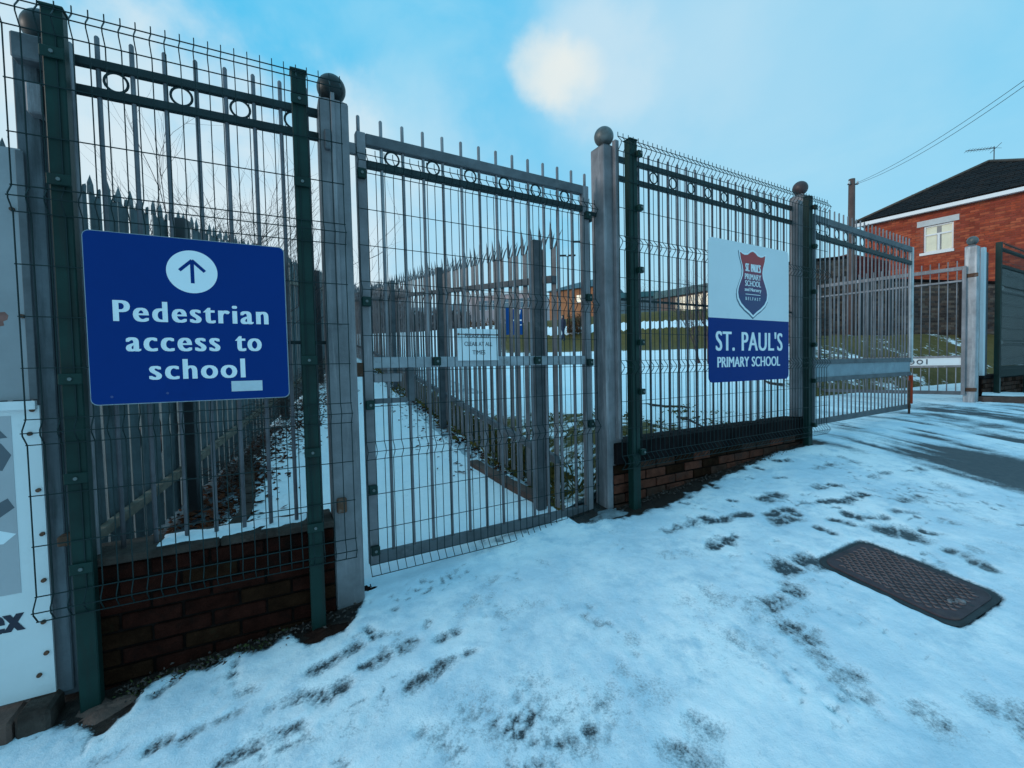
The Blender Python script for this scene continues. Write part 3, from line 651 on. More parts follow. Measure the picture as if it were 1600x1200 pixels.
MB().cbox(-.15, -.09, .05, .122, .66, .70, .004).part('bracket', rusty, p1)
p2 = pillar('pillar with dark ball cap left of the narrow gate', FL, .981, .193, .06, 2.765, mats=(galv_mid, ball_dark))
MB().cbox(.965, .985, .108, .122, 1.6, 2.80, .003).part('fixing_strip', galv, p2)
MB().cbox(.925, .975, .095, .122, .60, .68, .006).part('rust_lump', rusty, p2)
MB().cbox(.93, .96, .095, .12, 2.50, 2.60, .004).part('bracket', galv_d, p2)
p3 = pillar('pillar with mottled grey ball cap right of the narrow gate', FR, .042, .195, .18, 2.985, mats=(galv, ball_grey))
MB().cbox(.052, .092, .085, .122, .79, 3.02, .005).part('fixing_strip', galv, p3)
p4 = pillar('pillar with reddish ball cap behind the second tall green post', FR, 2.76, .193, .45, 3.085, .15, mats=(galv_mid, ball_rust))
MB().cbox(2.60, 2.70, .13, .20, .77, 3.02, .006).part('stile', galv, p4)
p5 = pillar('white patched pillar beyond the double gate near the dark panelled fence', FR, 7.91, .193, .50, 3.16, .15, mats=(mat('patchy_white_galvanising', (.30, .31, .33), .55, .2, .3, 6, .12, 90, (.55, .54, .55), .5, 3.2, True), ball_grey))
MB().cbox(7.82, 7.84, .10, .24, 2.66, 2.72, .004).part('hinge', rusty, p5)
MB().cbox(7.82, 7.84, .10, .24, .80, .86, .004).part('hinge', rusty, p5)
MB().cbox(8.24, 8.33, .13, .18, .98, 3.18, .004).part('fixing_strip', pale_sign, p5)
MB().cbox(8.40, 8.47, .14, .19, .98, 3.12, .004).part('fixing_strip', galv_d, p5)

# ------------------------------------------------------------------ brick dwarf walls
brick_cache = {}
def brick(root, s0, s1, n, z0, z1, m, depth=.1):
    key = (round(s1 - s0, 2), round(z1 - z0, 3), m.name)
    if key not in brick_cache: brick_cache[key] = MB().cbox(0, s1 - s0, 0, depth, 0, z1 - z0, .005).mesh('brick', m)
    o = root['_o']
    return link('brick', brick_cache[key], root, (s0 - o[0] + random.uniform(-.001, .001), n - o[1] + random.uniform(-.0035, .0035), z0 - o[2]), (0, random.uniform(-.006, .006), random.uniform(-.008, .008)))
def brick_face(root, s0, s1, n, ztop, zfloor, mats_, fr, weights=None, bl=.215, bh=.065, j=.011):
    k = 0; z = ztop - bh
    while True:
        low = min(float(zg(*sn(*fr.w(q, n)[:2]))) for q in (s0, s1))
        if z + bh < low - .02: break
        x = s0 - (bl + j) / 2 * (k % 2)
        while x < s1:
            a, b = max(x, s0), min(x + bl, s1)
            if b - a > .03:
                w = fr.w((a + b) / 2, n)
                if z + bh > zgw(w.x, w.y) - .03: brick(root, a, b, n, z, z + bh, random.choices(mats_, weights)[0])
            x += bl + j
        z -= bh + j; k += 1
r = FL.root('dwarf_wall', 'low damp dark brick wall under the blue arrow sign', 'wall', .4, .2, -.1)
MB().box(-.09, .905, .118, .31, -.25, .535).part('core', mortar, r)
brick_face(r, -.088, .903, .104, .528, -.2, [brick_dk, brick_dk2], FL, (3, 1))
for a, b in ((-.095, .40), (.404, .908)): MB().cbox(a, b, .085, .33, .537, .572, .006).part('coping_stone', coping, r)
r = FR.root('dwarf_wall', 'low red brown brick wall with dark plinth under the white school sign', 'wall', 1.3, .2, .2)
MB().box(.02, 2.68, .118, .31, .0, .59).part('core', mortar, r)
brick_face(r, .022, 2.678, .104, .592, 0, [brick_rd, brick_br, brick_dk2], FR, (3, 4, 1))
for a, b in ((.03, .93), (.933, 1.83), (1.833, 2.70)): MB().cbox(a, b, .088, .33, .600, .762, .006).part('coping_stone', plinth, r)

# thin snow on the left coping
def snow_strip(fr, s0, s1, n0, n1, z, seed, label):
    mb = MB(); ns, nn = 60, 9; hs = []
    for i in range(ns + 1):
        for j in range(nn + 1):
            s = s0 + (s1 - s0) * i / ns; n = n0 + (n1 - n0) * j / nn
            e = min(1, 6 * min(j / nn, 1 - j / nn, i / ns * 3, (1 - i / ns) * 3))
            h = float(vnoise(np.array(s * 1.0 + 5), np.array(n + 5), 16, seed)) * .016 + float(vnoise(np.array(s + 5), np.array(n + 5), 45, seed + 1)) * .008
            hs.append((s, n, z - .004 + max(-.001, (h - .004)) * e))
    fs = [(i * (nn + 1) + j, (i + 1) * (nn + 1) + j, (i + 1) * (nn + 1) + j + 1, i * (nn + 1) + j + 1) for i in range(ns) for j in range(nn)]
    mb.add([fr.w(*q) for q in hs], fs, True); o = mb.part('snow', snow_m); tag(o, label, 'snow', kind='stuff')
snow_strip(FL, .14, .80, .12, .325, .5715, 51, 'patchy snow lying along the dark wall coping under the arrow sign')

# ------------------------------------------------------------------ lettering
def text_mesh(s, size=1.0, spacing=1.0, bold=.0):
    cu = bpy.data.curves.new('lettering', 'FONT'); cu.body = s; cu.size = size; cu.space_character = spacing; cu.resolution_u = 4
    o = bpy.data.objects.new('lettering', cu); COL.objects.link(o)
    me = bpy.data.meshes.new_from_object(o.evaluated_get(bpy.context.evaluated_depsgraph_get())); bpy.data.objects.remove(o)
    v = [tuple(q.co) for q in me.vertices]; f = [tuple(p.vertices) for p in me.polygons]; bpy.data.meshes.remove(me); return v, f
def letter(root, txt, s0, s1, z, h, n, m, bold=0.0, spacing=1.0, cap=.72, name='lettering', tilt=0.0, parent=None):
    ws = txt.split(' ')
    if len(ws) == 2 and h > .05:      # each word is a piece of its own
        ex = lambda t: (min(q[0] for q in text_mesh(t, 1.0, spacing)[0]), max(q[0] for q in text_mesh(t, 1.0, spacing)[0]))
        a, b, c_ = ex(txt), ex(ws[0]), ex(ws[1]); k = (s1 - s0) / (a[1] - a[0])
        letter(root, ws[0], s0, s0 + (b[1] - b[0]) * k, z, h, n, m, bold, spacing, cap, name, tilt, parent)
        return letter(root, ws[1], s1 - (c_[1] - c_[0]) * k, s1, z, h, n, m, bold, spacing, cap, name, tilt, parent)
    """letters from s0 to s1 with capitals of height h on baseline z; bold thickens the upright strokes"""
    v, f = text_mesh(txt, 1.0, spacing); xs = [q[0] for q in v]; x0, x1 = min(xs), max(xs); zs = h / max(q[1] for q in text_mesh('H')[0]); kx = (s1 - s0 - bold) / (x1 - x0)
    mb = MB(); offs = [0] if bold == 0 else [-bold / 2, -bold / 4, 0, bold / 4, bold / 2]
    for i, o in enumerate(offs):
        mb.add([(s0 + bold / 2 + (q[0] - x0) * kx + o, n - .00025 * i, z + q[1] * zs + tilt * ((q[0] - x0) * kx)) for q in v], f)
    return mb.part(name, m, parent or root, off=tuple(root['_o']))

# ------------------------------------------------------------------ signs
# blue arrow sign
r = FL.root('pedestrian_sign', 'blue sign with white arrow reading Pedestrian access to school', 'sign', .36, -.012, 1.24)
b = MB(); b.prism(rect_round(0, .717, 1.238, 1.942, .022), -.016, -.010); b.part('panel', navy, r)
b = MB(); b.prism(rect_round(-.004, .721, 1.234, 1.946, .025), -.0098, -.0075); b.part('rim', mat('dull_sign_rim', (.30, .37, .42), .5, 0, .15, 20), r)
b = MB(); b.add([(.358 + .0925 * math.cos(2 * math.pi * k / 56), -.0166, 1.8015 + .0925 * math.sin(2 * math.pi * k / 56)) for k in range(56)], [tuple(range(56))]); disc = b.part('disc', disc_m, r)
b = MB()
def stroke(b, a, c, w, n):
    a, c = Vector(a), Vector(c); d = (c - a).normalized(); p = Vector((-d.y, d.x)) * w / 2
    b.add([(a.x + p.x, n, a.y + p.y), (a.x - p.x, n, a.y - p.y), (c.x - p.x, n, c.y - p.y), (c.x + p.x, n, c.y + p.y)], [(0, 1, 2, 3)])
stroke(b, (.358, 1.752), (.358, 1.842), .014, -.0170); stroke(b, (.312, 1.805), (.3585, 1.8515), .013, -.0172); stroke(b, (.404, 1.805), (.3575, 1.8515), .013, -.0174)
b.part('arrow', navy, disc, off=tuple(r['_o']))
letter(r, 'Pedestrian', .082, .644, 1.580, .086, -.0166, disc_m, .0088, 1.2)
letter(r, 'access to', .118, .612, 1.456, .086, -.0166, disc_m, .0088, 1.2)
letter(r, 'school', .190, .542, 1.335, .086, -.0166, disc_m, .0088, 1.18)
b = MB().cbox(.485, .608, -.0174, -.0162, 1.272, 1.319, .0004); b.part('sticker', mat('pale_blue_sticker', (.46, .53, .58), .5, 0, .08, 30), r)
for s, z in ((.065, 1.268), (.25, 1.275)): MB().tube([(s, -.016, z), (s, -.0175, z)], .005, 8).part('screw', mat('blue_screw_head', (.03, .06, .20), .5, 0, .1, 20), r)
# school sign
r = FR.root('school_sign', 'white over blue sign reading St Pauls Primary School with shield crest', 'sign', 1.52, -.045, 1.2)
S0, S1, Z0, ZM, Z1 = .925, 2.095, 1.192, 1.730, 2.386
poly = rect_round(S0, S1, Z0, Z1, .05)
up = [(S0, ZM), (S1, ZM)] + [p for p in poly if p[1] > ZM]; lo = [p for p in poly if p[1] < ZM]
lo = [(S1, ZM), (S0, ZM)] + sorted([p for p in lo if p[0] < 1.5], key=lambda p: (-p[1] if True else 0) * 1 + p[0] * .5) + sorted([p for p in lo if p[0] > 1.5], key=lambda p: p[0] * .5 + p[1])
b = MB(); b.prism(up, -.048, -.040); b.part('upper_panel', pale_sign, r)
b = MB(); b.prism(lo, -.048, -.040); b.part('lower_panel', navy, r)
# shield crest: outline, white edge, red to navy face
def shield(k, z0=2.065, s0=1.530):
    half = [(0, .262), (.035, .252), (.075, .228), (.118, .222), (.150, .228), (.176, .240), (.186, .238), (.176, .190), (.150, .130), (.140, .085), (.148, .040), (.176, -.010), (.205, -.065), (.214, -.105), (.205, -.150), (.170, -.195), (.110, -.235), (.055, -.262), (0, -.296)]
    f = 1 + k * 4.6; g = 1 + k * 3.4; pts = [(s0 + x * f, z0 + z * g) for x, z in half] + [(s0 - x * f, z0 + z * g) for x, z in half[-2:0:-1]]
    return pts
def flat(b, poly, n): b.add([(p[0], n, p[1]) for p in poly], [tuple(range(len(poly)))]); return b
shade = mat('grey_blue_outline', (.045, .10, .15), .5, 0, .05, 4)
crest = flat(MB(), [(x - .006, z - .008) for x, z in shield(.026)], -.0484).part('crest', shade, r)
flat(MB(), shield(.020), -.0487).part('crest_edge', disc_m, crest, off=tuple(r['_o']))
def crest_face():
    m = bpy.data.materials.new('red_to_navy_crest'); m.use_nodes = True; nt = m.node_tree; N = nt.nodes; L = nt.links
    tc = N.new('ShaderNodeTexCoord'); sx = N.new('ShaderNodeSeparateXYZ'); L.new(tc.outputs['Object'], sx.inputs[0])
    mr = N.new('ShaderNodeMapRange'); mr.inputs[1].default_value = 1.92 - 1.2; mr.inputs[2].default_value = 2.24 - 1.2; L.new(sx.outputs[2], mr.inputs[0])
    cr_ = N.new('ShaderNodeValToRGB'); e = cr_.color_ramp.elements; e[0].position = 0; e[0].color = (.004, .024, .115, 1); e[1].position = 1; e[1].color = (.36, .014, .020, 1); e2 = e.new(.45); e2.color = (.075, .010, .075, 1)
    L.new(mr.outputs[0], cr_.inputs[0]); L.new(cr_.outputs[0], N['Principled BSDF'].inputs['Base Color']); N['Principled BSDF'].inputs['Roughness'].default_value = .42; return m
flat(MB(), shield(0), -.0490).part('crest_face', crest_face(), crest, off=tuple(r['_o']))
for t, a, c_, z, h, bo in (("ST. PAUL'S", 1.418, 1.646, 2.150, .066, .010), ('PRIMARY', 1.410, 1.650, 2.080, .048, .003), ('SCHOOL', 1.414, 1.646, 2.022, .048, .003), ('and Nursery', 1.408, 1.652, 1.978, .030, .003), ('BELFAST', 1.420, 1.640, 1.900, .026, .001)):
    letter(r, t, a, c_, z, h, -.0494, disc_m, bo, 1.0 if t != 'BELFAST' else 1.6, parent=crest)
MB().box(1.42, 1.64, -.0494, -.0492, 1.948, 1.953).part('rule', disc_m, crest, off=tuple(r['_o']))
letter(r, "ST. PAUL'S", 1.010, 1.990, 1.458, .160, -.0484, disc_m, .012, 1.08)
letter(r, 'PRIMARY SCHOOL', 1.030, 1.950, 1.318, .086, -.0484, disc_m, .008, 1.02)

# white board at the left edge and the old grey sheet above it
r = FL.root('notice_board', 'white board with grey picture and dark letters screwed on at the left edge', 'sign', -.8, .08, .05)
b = MB(); b.box(-1.4, -.185, .070, .082, .058, 1.242); b.part('panel', board_w, r)
b = MB(); b.box(-1.4, -.19, .050, .0695, 1.228, 1.262, Matrix.Identity(4)); b.part('top_ledge', board_w, r)
pic = MB().box(-1.2, -.268, .0685, .0700, .495, 1.205).part('picture', print_g, r)
for i, pl in enumerate(([(-.40, 1.02), (-.30, 1.10), (-.272, 1.05), (-.30, .99)], [(-.42, .80), (-.29, .88), (-.272, .84), (-.40, .74)], [(-.5, .72), (-.31, .70), (-.272, .735), (-.33, .76)], [(-.42, 1.17), (-.30, 1.15), (-.28, 1.12), (-.40, 1.11)])):
    flat(MB(), pl, .0683 - .0002 * i).part('printed_shape', print_d if i != 2 else white_v, pic, off=tuple(r['_o']))
letter(r, 'ex', -.375, -.262, .345, .105, .0692, navy_t, .012, 1.02)
for s, z in ((-.204, 1.225), (-.215, 1.13), (-.20, .90), (-.196, .72), (-.20, .53), (-.208, .36), (-.23, .145), (-.205, .23)):
    sc_ = MB().tube([(s, .070, z), (s, .060, z)], .008, 10).part('screw', rusty, r)
r = FL.root('grey_sheet', 'old grey metal sheet with a peeled red patch above the white board', 'panel', -.8, .10, 1.24)
b = MB(); b.box(-1.4, -.20, .085, .095, 1.266, 2.262); b.part('sheet', board_g, r)
b = MB(); b.cbox(-.215, -.19, .080, .0849, 1.266, 2.255, .002); b.part('edge_strip', galv_d, r)
flat(MB(), [(-.6, 1.61), (-.33, 1.618), (-.30, 1.611), (-.272, 1.616), (-.262, 1.602), (-.266, 1.585), (-.278, 1.578), (-.276, 1.562), (-.292, 1.557), (-.297, 1.538), (-.31, 1.535), (-.318, 1.515), (-.34, 1.519), (-.37, 1.50), (-.6, 1.49)], .0846).part('peeled_patch', mat('peeled_red_patch', (.20, .085, .07), .8, 0, .4, 20), r)
for s, z in ((-.232, 2.02), (-.222, 1.60)): MB().tube([(s, .085, z), (s, .074, z)], .008, 10).part('screw', rusty, r)
r = FL.root('wall_base', 'mossy stone base course below the white board at the left edge', 'kerb', -.6, .05, -.15)
x = -1.4
while x < -.17:
    w_ = random.uniform(.22, .34); e_ = min(x + w_, -.165)
    MB().cbox(x, e_ - .008, -.035 + random.uniform(-.008, .008), .12, -.30, .045 + random.uniform(-.012, .012), .012).part('stone', kerb_m if random.random() < .5 else coping, r); x += w_

# ------------------------------------------------------------------ narrow gate
r = FG.root('pedestrian_gate', 'narrow steel gate with rings, spikes and green mesh in the centre', 'gate', .8, .05, .23)
GX0, GX1, GZ0, GZ1 = -.045, 1.622, .232, 2.686
gn0, gn1 = .027, .075
MB().cbox(GX0, GX0 + .052, gn0, gn1, GZ0, GZ1, .004).part('stile', galv, r)
MB().cbox(GX1 - .055, GX1, gn0, gn1, GZ0, GZ1, .004).part('stile', galv, r)
MB().cbox(GX0 + .053, GX1 - .056, gn0 + .002, gn1 - .002, GZ1 - .064, GZ1 - .001, .004).part('rail', galv_d, r)
MB().cbox(GX0 + .053, GX1 - .056, gn0 + .004, gn1 - .004, 2.500, 2.538, .003).part('rail', galv_rail, r)
MB().cbox(GX0 + .053, GX1 - .056, gn0 + .002, gn1 - .002, 1.366, 1.430, .004).part('rail', mat('pale_painted_rail', (.29, .31, .335), .55, .1, .25, 8, .1, 60, (.16, .14, .13), .4, 12), r)
MB().cbox(GX0 + .053, GX1 - .056, gn0 + .002, gn1 - .002, GZ0, GZ0 + .066, .004).part('rail', galv_d, r)
for i in range(14):
    s = -.027 + i * .1253
    if i in (0, 13): round_bar(r, s, .051, GZ1, 2.782, .010); continue
    round_bar(r, s, .051, GZ0 + .06, 2.782, .010)
for i in (1, 3, 5, 7, 9, 11): ring(r, -.027 + (i + .5) * .1253, .051, 2.580, .0395)
mb = MB(); wire_mesh(mb, [k * .05 for k in range(-1, 34)], 2.550,   .196, 0, .0025); mb.part('wire_mesh', green_w, r)
for s, z in ((-.026, 2.446), (-.024, 1.740), (-.022, 1.159), (-.021, .676), (-.019, .325), (1.592, 2.463), (1.592, 1.86), (1.592, 1.380), (1.592, .92), (.383, 1.402), (1.122, 1.400)):
    c = MB().cbox(s - .024, s + .024, -.010, .024, z - .026, z + .026, .004).part('clamp', green, r)
    MB().tube([(s, -.010, z), (s, -.016, z)], .008, 8).part('bolt', steel_bolt, c, off=tuple(r['_o']))
lk = MB().cbox(.205, .248, gn0 - .002, gn1 + .002, 1.166, 1.365, .004).part('lock_surround', galv_d, r)
MB().cbox(.010, .204, gn0, gn1, 1.162, 1.190, .003).part('lock_rail', galv_d, r)
MB().cbox(.012, .175, gn0 + .006, gn1 - .006, 1.285, 1.335, .004).part('slide_bolt', galv, r)
MB().cbox(-.115, GX0 + .001, gn0 + .01, gn1 - .01, 2.56, 2.62, .003).part('hinge', galv, r)
MB().cbox(-.10, GX0 + .001, gn0 + .01, gn1 - .01, 1.32, 1.40, .003).part('hinge', rusty, r)
MB().cbox(GX1 + .001, GX1 + .09, gn0 + .01, gn1 - .02, 2.480, 2.510, .003).part('latch', galv_rail, r)
MB().cbox(GX1 + .01, GX1 + .03, gn0, gn1, 2.43, 2.49, .003).part('latch_drop', galv_rail, r)
r = FG.root('keep_clear_sign', 'small weathered white sign reading PLEASE KEEP CLEAR AT ALL TIMES on the gate', 'sign', .67, .02, 1.40)
b = MB().cbox(.528, .818, .018, .0215, 1.404, 1.606, .001); b.part('panel', white_v, r)
MB().box(.535, .82, .0172, .0178, 1.567, 1.573).part('rust_stain', rusty, r)
letter(r, 'PLEASE KEEP', .580, .760, 1.549, .026, .0176, maroon_t, .001)
letter(r, 'CLEAR AT ALL', .575, .775, 1.497, .026, .0176, maroon_t, .001)
letter(r, 'TIMES', .630, .722, 1.443, .026, .0176, maroon_t, .001)
for s in (.535, .812): MB().tube([(s, .018, 1.57), (s, .012, 1.57)], .006, 8).part('screw', rusty, r)

# ------------------------------------------------------------------ double vehicle gate
A = FR.w(2.98, .19); B = at(1424, 500, 6.47); ang = math.degrees(math.atan2(B.y - A.y, B.x - A.x)); GLEN = math.hypot(B.x - A.x, B.y - A.y)
FV = Frame(A.x, A.y, ang)
r = FV.root('vehicle_gate', 'wide gate leaf with red plate at its end, hung from the reddish ball pillar', 'gate', GLEN / 2, 0, .65, 'double vehicle gate leaves')
za, zb = .645, 2.945
MB().cbox(0, .05, -.025, .025, za, zb, .004).part('stile', galv_d, r)
MB().cbox(GLEN - .055, GLEN, -.025, .025, 1.30, zb, .004).part('stile', mat('pale_stile', (.44, .45, .46), .5, .15, .2, 8, .1, 60, (.25, .17, .13), .3, 10), r)
for a, b_, m in ((zb - .07, zb - .002, galv_d), (zb - .25, zb - .20, galv_rail), (1.318, 1.372, galv_d), (1.120, 1.171, galv_d), (za, za + .06, galv_d)):
    MB().cbox(.051, GLEN - .056, -.022, .022, a, b_, .003).part('rail', m, r)
MB().box(.051, GLEN - .056, -.006, .006, 1.1715, 1.3175).part('box_panel', mat('blue_grey_panel', (.20, .26, .30), .55, .1, .2, 5, .1, 40, (.14, .15, .17), .4, 3), r)
MB().cbox(GLEN - .055, GLEN, -.026, .026, .71, 1.119, .003).part('red_plate', rusty_strip, r)
MB().tube([(GLEN - .16, -.03, .47), (GLEN - .16, -.03, 1.05)], .014, 8).part('drop_bolt', rusty, r)
n_b = 25
for i in range(n_b):
    s = .08 + i * (GLEN - .19) / (n_b - 1)
    round_bar(r, s, 0, 1.345, zb + .115, .0085); round_bar(r, s, 0, za + .03, 1.14, .0085)
for i in range(0, n_b - 1, 2): ring(r, .08 + (i + .5) * (GLEN - .19) / (n_b - 1), 0, zb - .135, .052)
Hh = FR.w(7.80, .23); E2 = at(1278, 500, 8.9); ang2 = math.degrees(math.atan2(E2.y - Hh.y, E2.x - Hh.x)); L2 = math.hypot(E2.x - Hh.x, E2.y - Hh.y)
FV2 = Frame(Hh.x, Hh.y, ang2)
r = FV2.root('vehicle_gate', 'second gate leaf with a white plate, swung back from the white patched pillar', 'gate', L2 / 2, 0, .78, 'double vehicle gate leaves')
za, zb = .745, 2.85
MB().cbox(0, .05, -.025, .025, za, zb, .004).part('stile', galv, r)
MB().cbox(L2 - .05, L2, -.025, .025, za, zb, .004).part('stile', galv, r)
for a, b_, m in ((zb - .06, zb - .002, galv), (zb - .25, zb - .22, galv), (1.362, 1.395, galv), (1.20, 1.235, galv), (za, za + .06, galv_d)):
    MB().cbox(.051, L2 - .051, -.022, .022, a, b_, .003).part('rail', m, r)
pl = MB().box(.051, L2 - .051, -.006, .006, 1.236, 1.361).part('white_plate', white_v, r)
for k in (.555, .665):
    MB().ring((k, .008, 1.298), .034, .009, n=20).part('printed_ring', print_d, pl, off=tuple(r['_o']))
MB().box(.455, .475, .0065, .0085, 1.255, 1.345).part('printed_mark', print_d, pl, off=tuple(r['_o']))
for i in range(18):
    s = .11 + i * (L2 - .22) / 17
    round_bar(r, s, 0, 1.375, zb + .10, .008); round_bar(r, s, 0, za + .03, 1.21, .008)

# ------------------------------------------------------------------ panelled fence right of the gate
r = FR.root('panelled_fence', 'dark green framed mesh fence with hazed panel at the right edge', 'fence', 9.5, 0, .6)
P0, P1 = 8.55, 10.25
def zr(s): return float(zg(*sn(*FR.w(s, 0)[:2])))
for s in (P0, P1, P1 + 2.5):
    MB().cbox(s - .04, s + .04, .0, .07, zr(s) - .1, 3.27, .004).part('post', green, r)
for a, b_ in ((P0 + .041, P1 - .041), (P1 + .041, P1 + 2.459)):
    for z in (3.14, 2.86): MB().cbox(a, b_, .01, .05, z, z + .05, .003).part('rail', green, r)
    MB().cbox(a, b_, .01, .05, 1.02, 1.20, .004).part('rail', green, r)
    MB().box(a + .01, b_ - .01, .030, .036, 1.205, 2.858).part('panel', perspex, r)
mb = MB(); wire_mesh(mb, [P0 + k * .05 for k in range(0, 80)], 3.25, 1.0, -.004, .003); mb.part('wire_mesh', green_w, r)
r = FR.root('dwarf_wall', 'brown brick wall below the dark panelled fence at the right edge', 'wall', 9.5, .2, .5)
MB().box(8.12, 12.8, .118, .31, .2, 1.0).part('core', mortar, r)
brick_face(r, 8.13, 10.7, .104, .985, 0, [brick_br, brick_dk2], FR, (3, 1))
MB().cbox(8.11, 12.8, .09, .33, 1.002, 1.05, .005).part('coping_stone', plinth, r)
# kerb and raised footway beyond
r = FR.root('kerb', 'red brown kerb edging the raised footway beyond the white patched pillar', 'kerb', 9, -.2, .5)
q0 = ground_hit(1534, 636); q1 = at(1640, 640, 5.9)
a0 = FR.w(7.98, .06); k0 = Vector((a0.x, a0.y, 0)); kd_ = Vector((1, -.28, 0)).normalized()
for i in range(7):
    p0 = k0 + kd_ * (i * .62); p1 = k0 + kd_ * (i * .62 + .61); z = zgw(p0.x, p0.y); d = kd_; pn = Vector((-d.y, d.x, 0))
    zt = z + .10
    vs = [p0, p1, p1 + pn * .12, p0 + pn * .12]
    mbk = MB(); mbk.add([Vector((v.x, v.y, z - .1)) for v in vs] + [Vector((v.x, v.y, zt)) for v in vs], [(0, 3, 2, 1), (4, 5, 6, 7), (0, 1, 5, 4), (1, 2, 6, 5), (2, 3, 7, 6), (3, 0, 4, 7)])
    me = mbk.mesh('kerbstone', kerb_m if i < 2 else plinth); o = link('kerbstone', me, r); o.matrix_parent_inverse = (Matrix.Translation(r.location) @ Matrix.Rotation(r.rotation_euler.z, 4, 'Z')).inverted()
mbk = MB(); vs = []
for i in range(15):
    for j in range(9):
        p = k0 + kd_ * (.04 + i * .30); e = FR.w(8.1 + i * .32, .10); q = (p + Vector((-kd_.y, kd_.x, 0)) * .10).lerp(Vector((e.x, e.y, 0)), j / 8)
        vs.append((q.x, q.y, zgw(p.x, p.y) + .115 + .05 * j / 8 + .02 * float(vnoise(np.array(q.x + 3), np.array(q.y + 3), 4, 3))))
mbk.add(vs, [(i * 9 + j, (i + 1) * 9 + j, (i + 1) * 9 + j + 1, i * 9 + j + 1) for i in range(14) for j in range(8)], True)
tag(link('footway_snow', mbk.mesh('footway_snow', snow_m)), kind='structure')

# ------------------------------------------------------------------ palisade fences
def pale_mesh(name, H, tops, m, w=.068, mirror=1, d=.013):
    """W-section steel pale, its top cut into tips that lean apart"""
    xs = [-w / 2, -w / 4, 0, w / 4, w / 2]; ys = [0, d, .002, d, 0]; t = .003
    mb = MB(); zt = H - tops['cut']
    def lay(z, dx=0, dy=0): return [(x + dx, y * mirror + dy, z) for x, y in zip(xs, ys)], [(x + dx, (y + t) * mirror + dy, z) for x, y in zip(xs, ys)]
    a, a2 = lay(0); b, b2 = lay(zt); vs = a + a2 + b + b2; fs = []
    for i in range(4): fs += [(i, i + 1, 11 + i, 10 + i), (6 + i, 5 + i, 15 + i, 16 + i)]
    fs += [(0, 10, 15, 5), (4, 9, 19, 14)]
    mb.add(vs, fs)
    for (i0, i1, hh, lx, ly, base) in tops['tips']:
        x0, x1 = xs[i0], xs[i1]; xc = (x0 + x1) / 2; k = len(mb.v)
        y0 = min(ys[i0], ys[i1]) * mirror; y1 = y0 + .010 * mirror
        z1 = zt + (hh) * base; z2 = zt + hh
        m0 = (x0 + (lx * .45), x1 + lx * .45)
        mb.add([(x0, y0, zt), (x1, y0, zt), (x1, y1, zt), (x0, y1, zt),
                (m0[0] * .8 + xc * .2 , y0 + ly * .4, z1), (m0[1] * .8 + (xc + lx * .45) * .2, y0 + ly * .4, z1), (m0[1] * .8 + (xc + lx * .45) * .2, y1 + ly * .4, z1), (m0[0] * .8 + xc * .2, y1 + ly * .4, z1),
                (xc + lx, y0 + ly + .004, z2)],
               [(0, 1, 5, 4), (1, 2, 6, 5), (2, 3, 7, 6), (3, 0, 4, 7), (4, 5, 8), (5, 6, 8), (6, 7, 8), (7, 4, 8)])
    return mb.mesh(name, m)
pal_m = mat('palisade_galvanising', (.155, .165, .18), .55, .2, .3, 5, .1, 60, (.24, .24, .25), .3, 5, True)
pal_d = mat('grimy_palisade_galvanising', (.105, .135, .145), .6, .1, .35, 5, .1, 60, (.055, .06, .06), .4, 4, True, .2)
tri = {'cut': .20, 'tips': [(0, 1, .14, -.035, -.05, .5), (1, 3, .20, .0, .012, .55), (3, 4, .14, .035, -.05, .5)]}
rnd = {'cut': .12, 'tips': [(0, 1, .045, .0, -.01, .8), (1, 3, .12, .0, .0, .55), (3, 4, .05, .0, -.01, .8)]}
def palisade(name_label, group, line, n0, n1, H, mesh, posts, face, rails, pm, start_gap=0.0, pitch=.155, post_w=.075):
    """line(n) -> s; the fence climbs the slope with the path; face = -1: rails on the path side"""
    w0 = FA.w(line(n0), n0); z0 = zgw(w0.x, w0.y)
    root = empty('palisade_fence', (w0.x, w0.y, z0)); tag(root, name_label, 'fence', group)
    def pt(n, off=0.0, h=0.0):
        e = .01; t = FA.w(line(n + e), n + e) - FA.w(line(n - e), n - e); t.normalize(); p = FA.w(line(n), n)
        q = Vector((p.x, p.y, zgw(p.x, p.y))) + Vector((t.y, -t.x, 0)) * off; q.z += h; return q - Vector((w0.x, w0.y, z0)), math.atan2(t.y, t.x)
    n = n0; k = 0
    while n < n1:
        p, a = pt(n, 0, .05); link('pale', mesh, root, p, (random.uniform(-.006, .006), random.uniform(-.006, .006), a)); n += pitch * random.uniform(.985, 1.015) * .985; k += 1
    for h, t in rails:
        mb = MB(); N_ = 24; ps = [pt(n0 - .05 + (n1 - n0) * i / N_, face * .028, h)[0] for i in range(N_ + 1)]
        for i in range(N_):
            a, b = ps[i], ps[i + 1]; d = (b - a).normalized(); w = Vector((d.y, -d.x, 0)) * (.022); up = Vector((0, 0, t / 2))
            mb.add([a - w - up, a + w - up, a + w + up, a - w + up, b - w - up, b + w - up, b + w + up, b - w + up], [(0, 1, 2, 3), (7, 6, 5, 4), (0, 4, 5, 1), (1, 5, 6, 2), (2, 6, 7, 3), (3, 7, 4, 0)])
        link('rail', mb.mesh('rail', pm[1]), root)
    pmesh = MB().cbox(-post_w / 2, post_w / 2, -post_w / 2, post_w / 2, -.25, posts[1], .005).mesh('post', pm[2])
    for n in posts[0]:
        p, a = pt(n, face * .085, 0); link('post', pmesh, root, p, (0, 0, a))
    return root
lineR = lambda n: 2.49 + .072 * n if n < 9 else 3.138 + .02 * (n - 9)
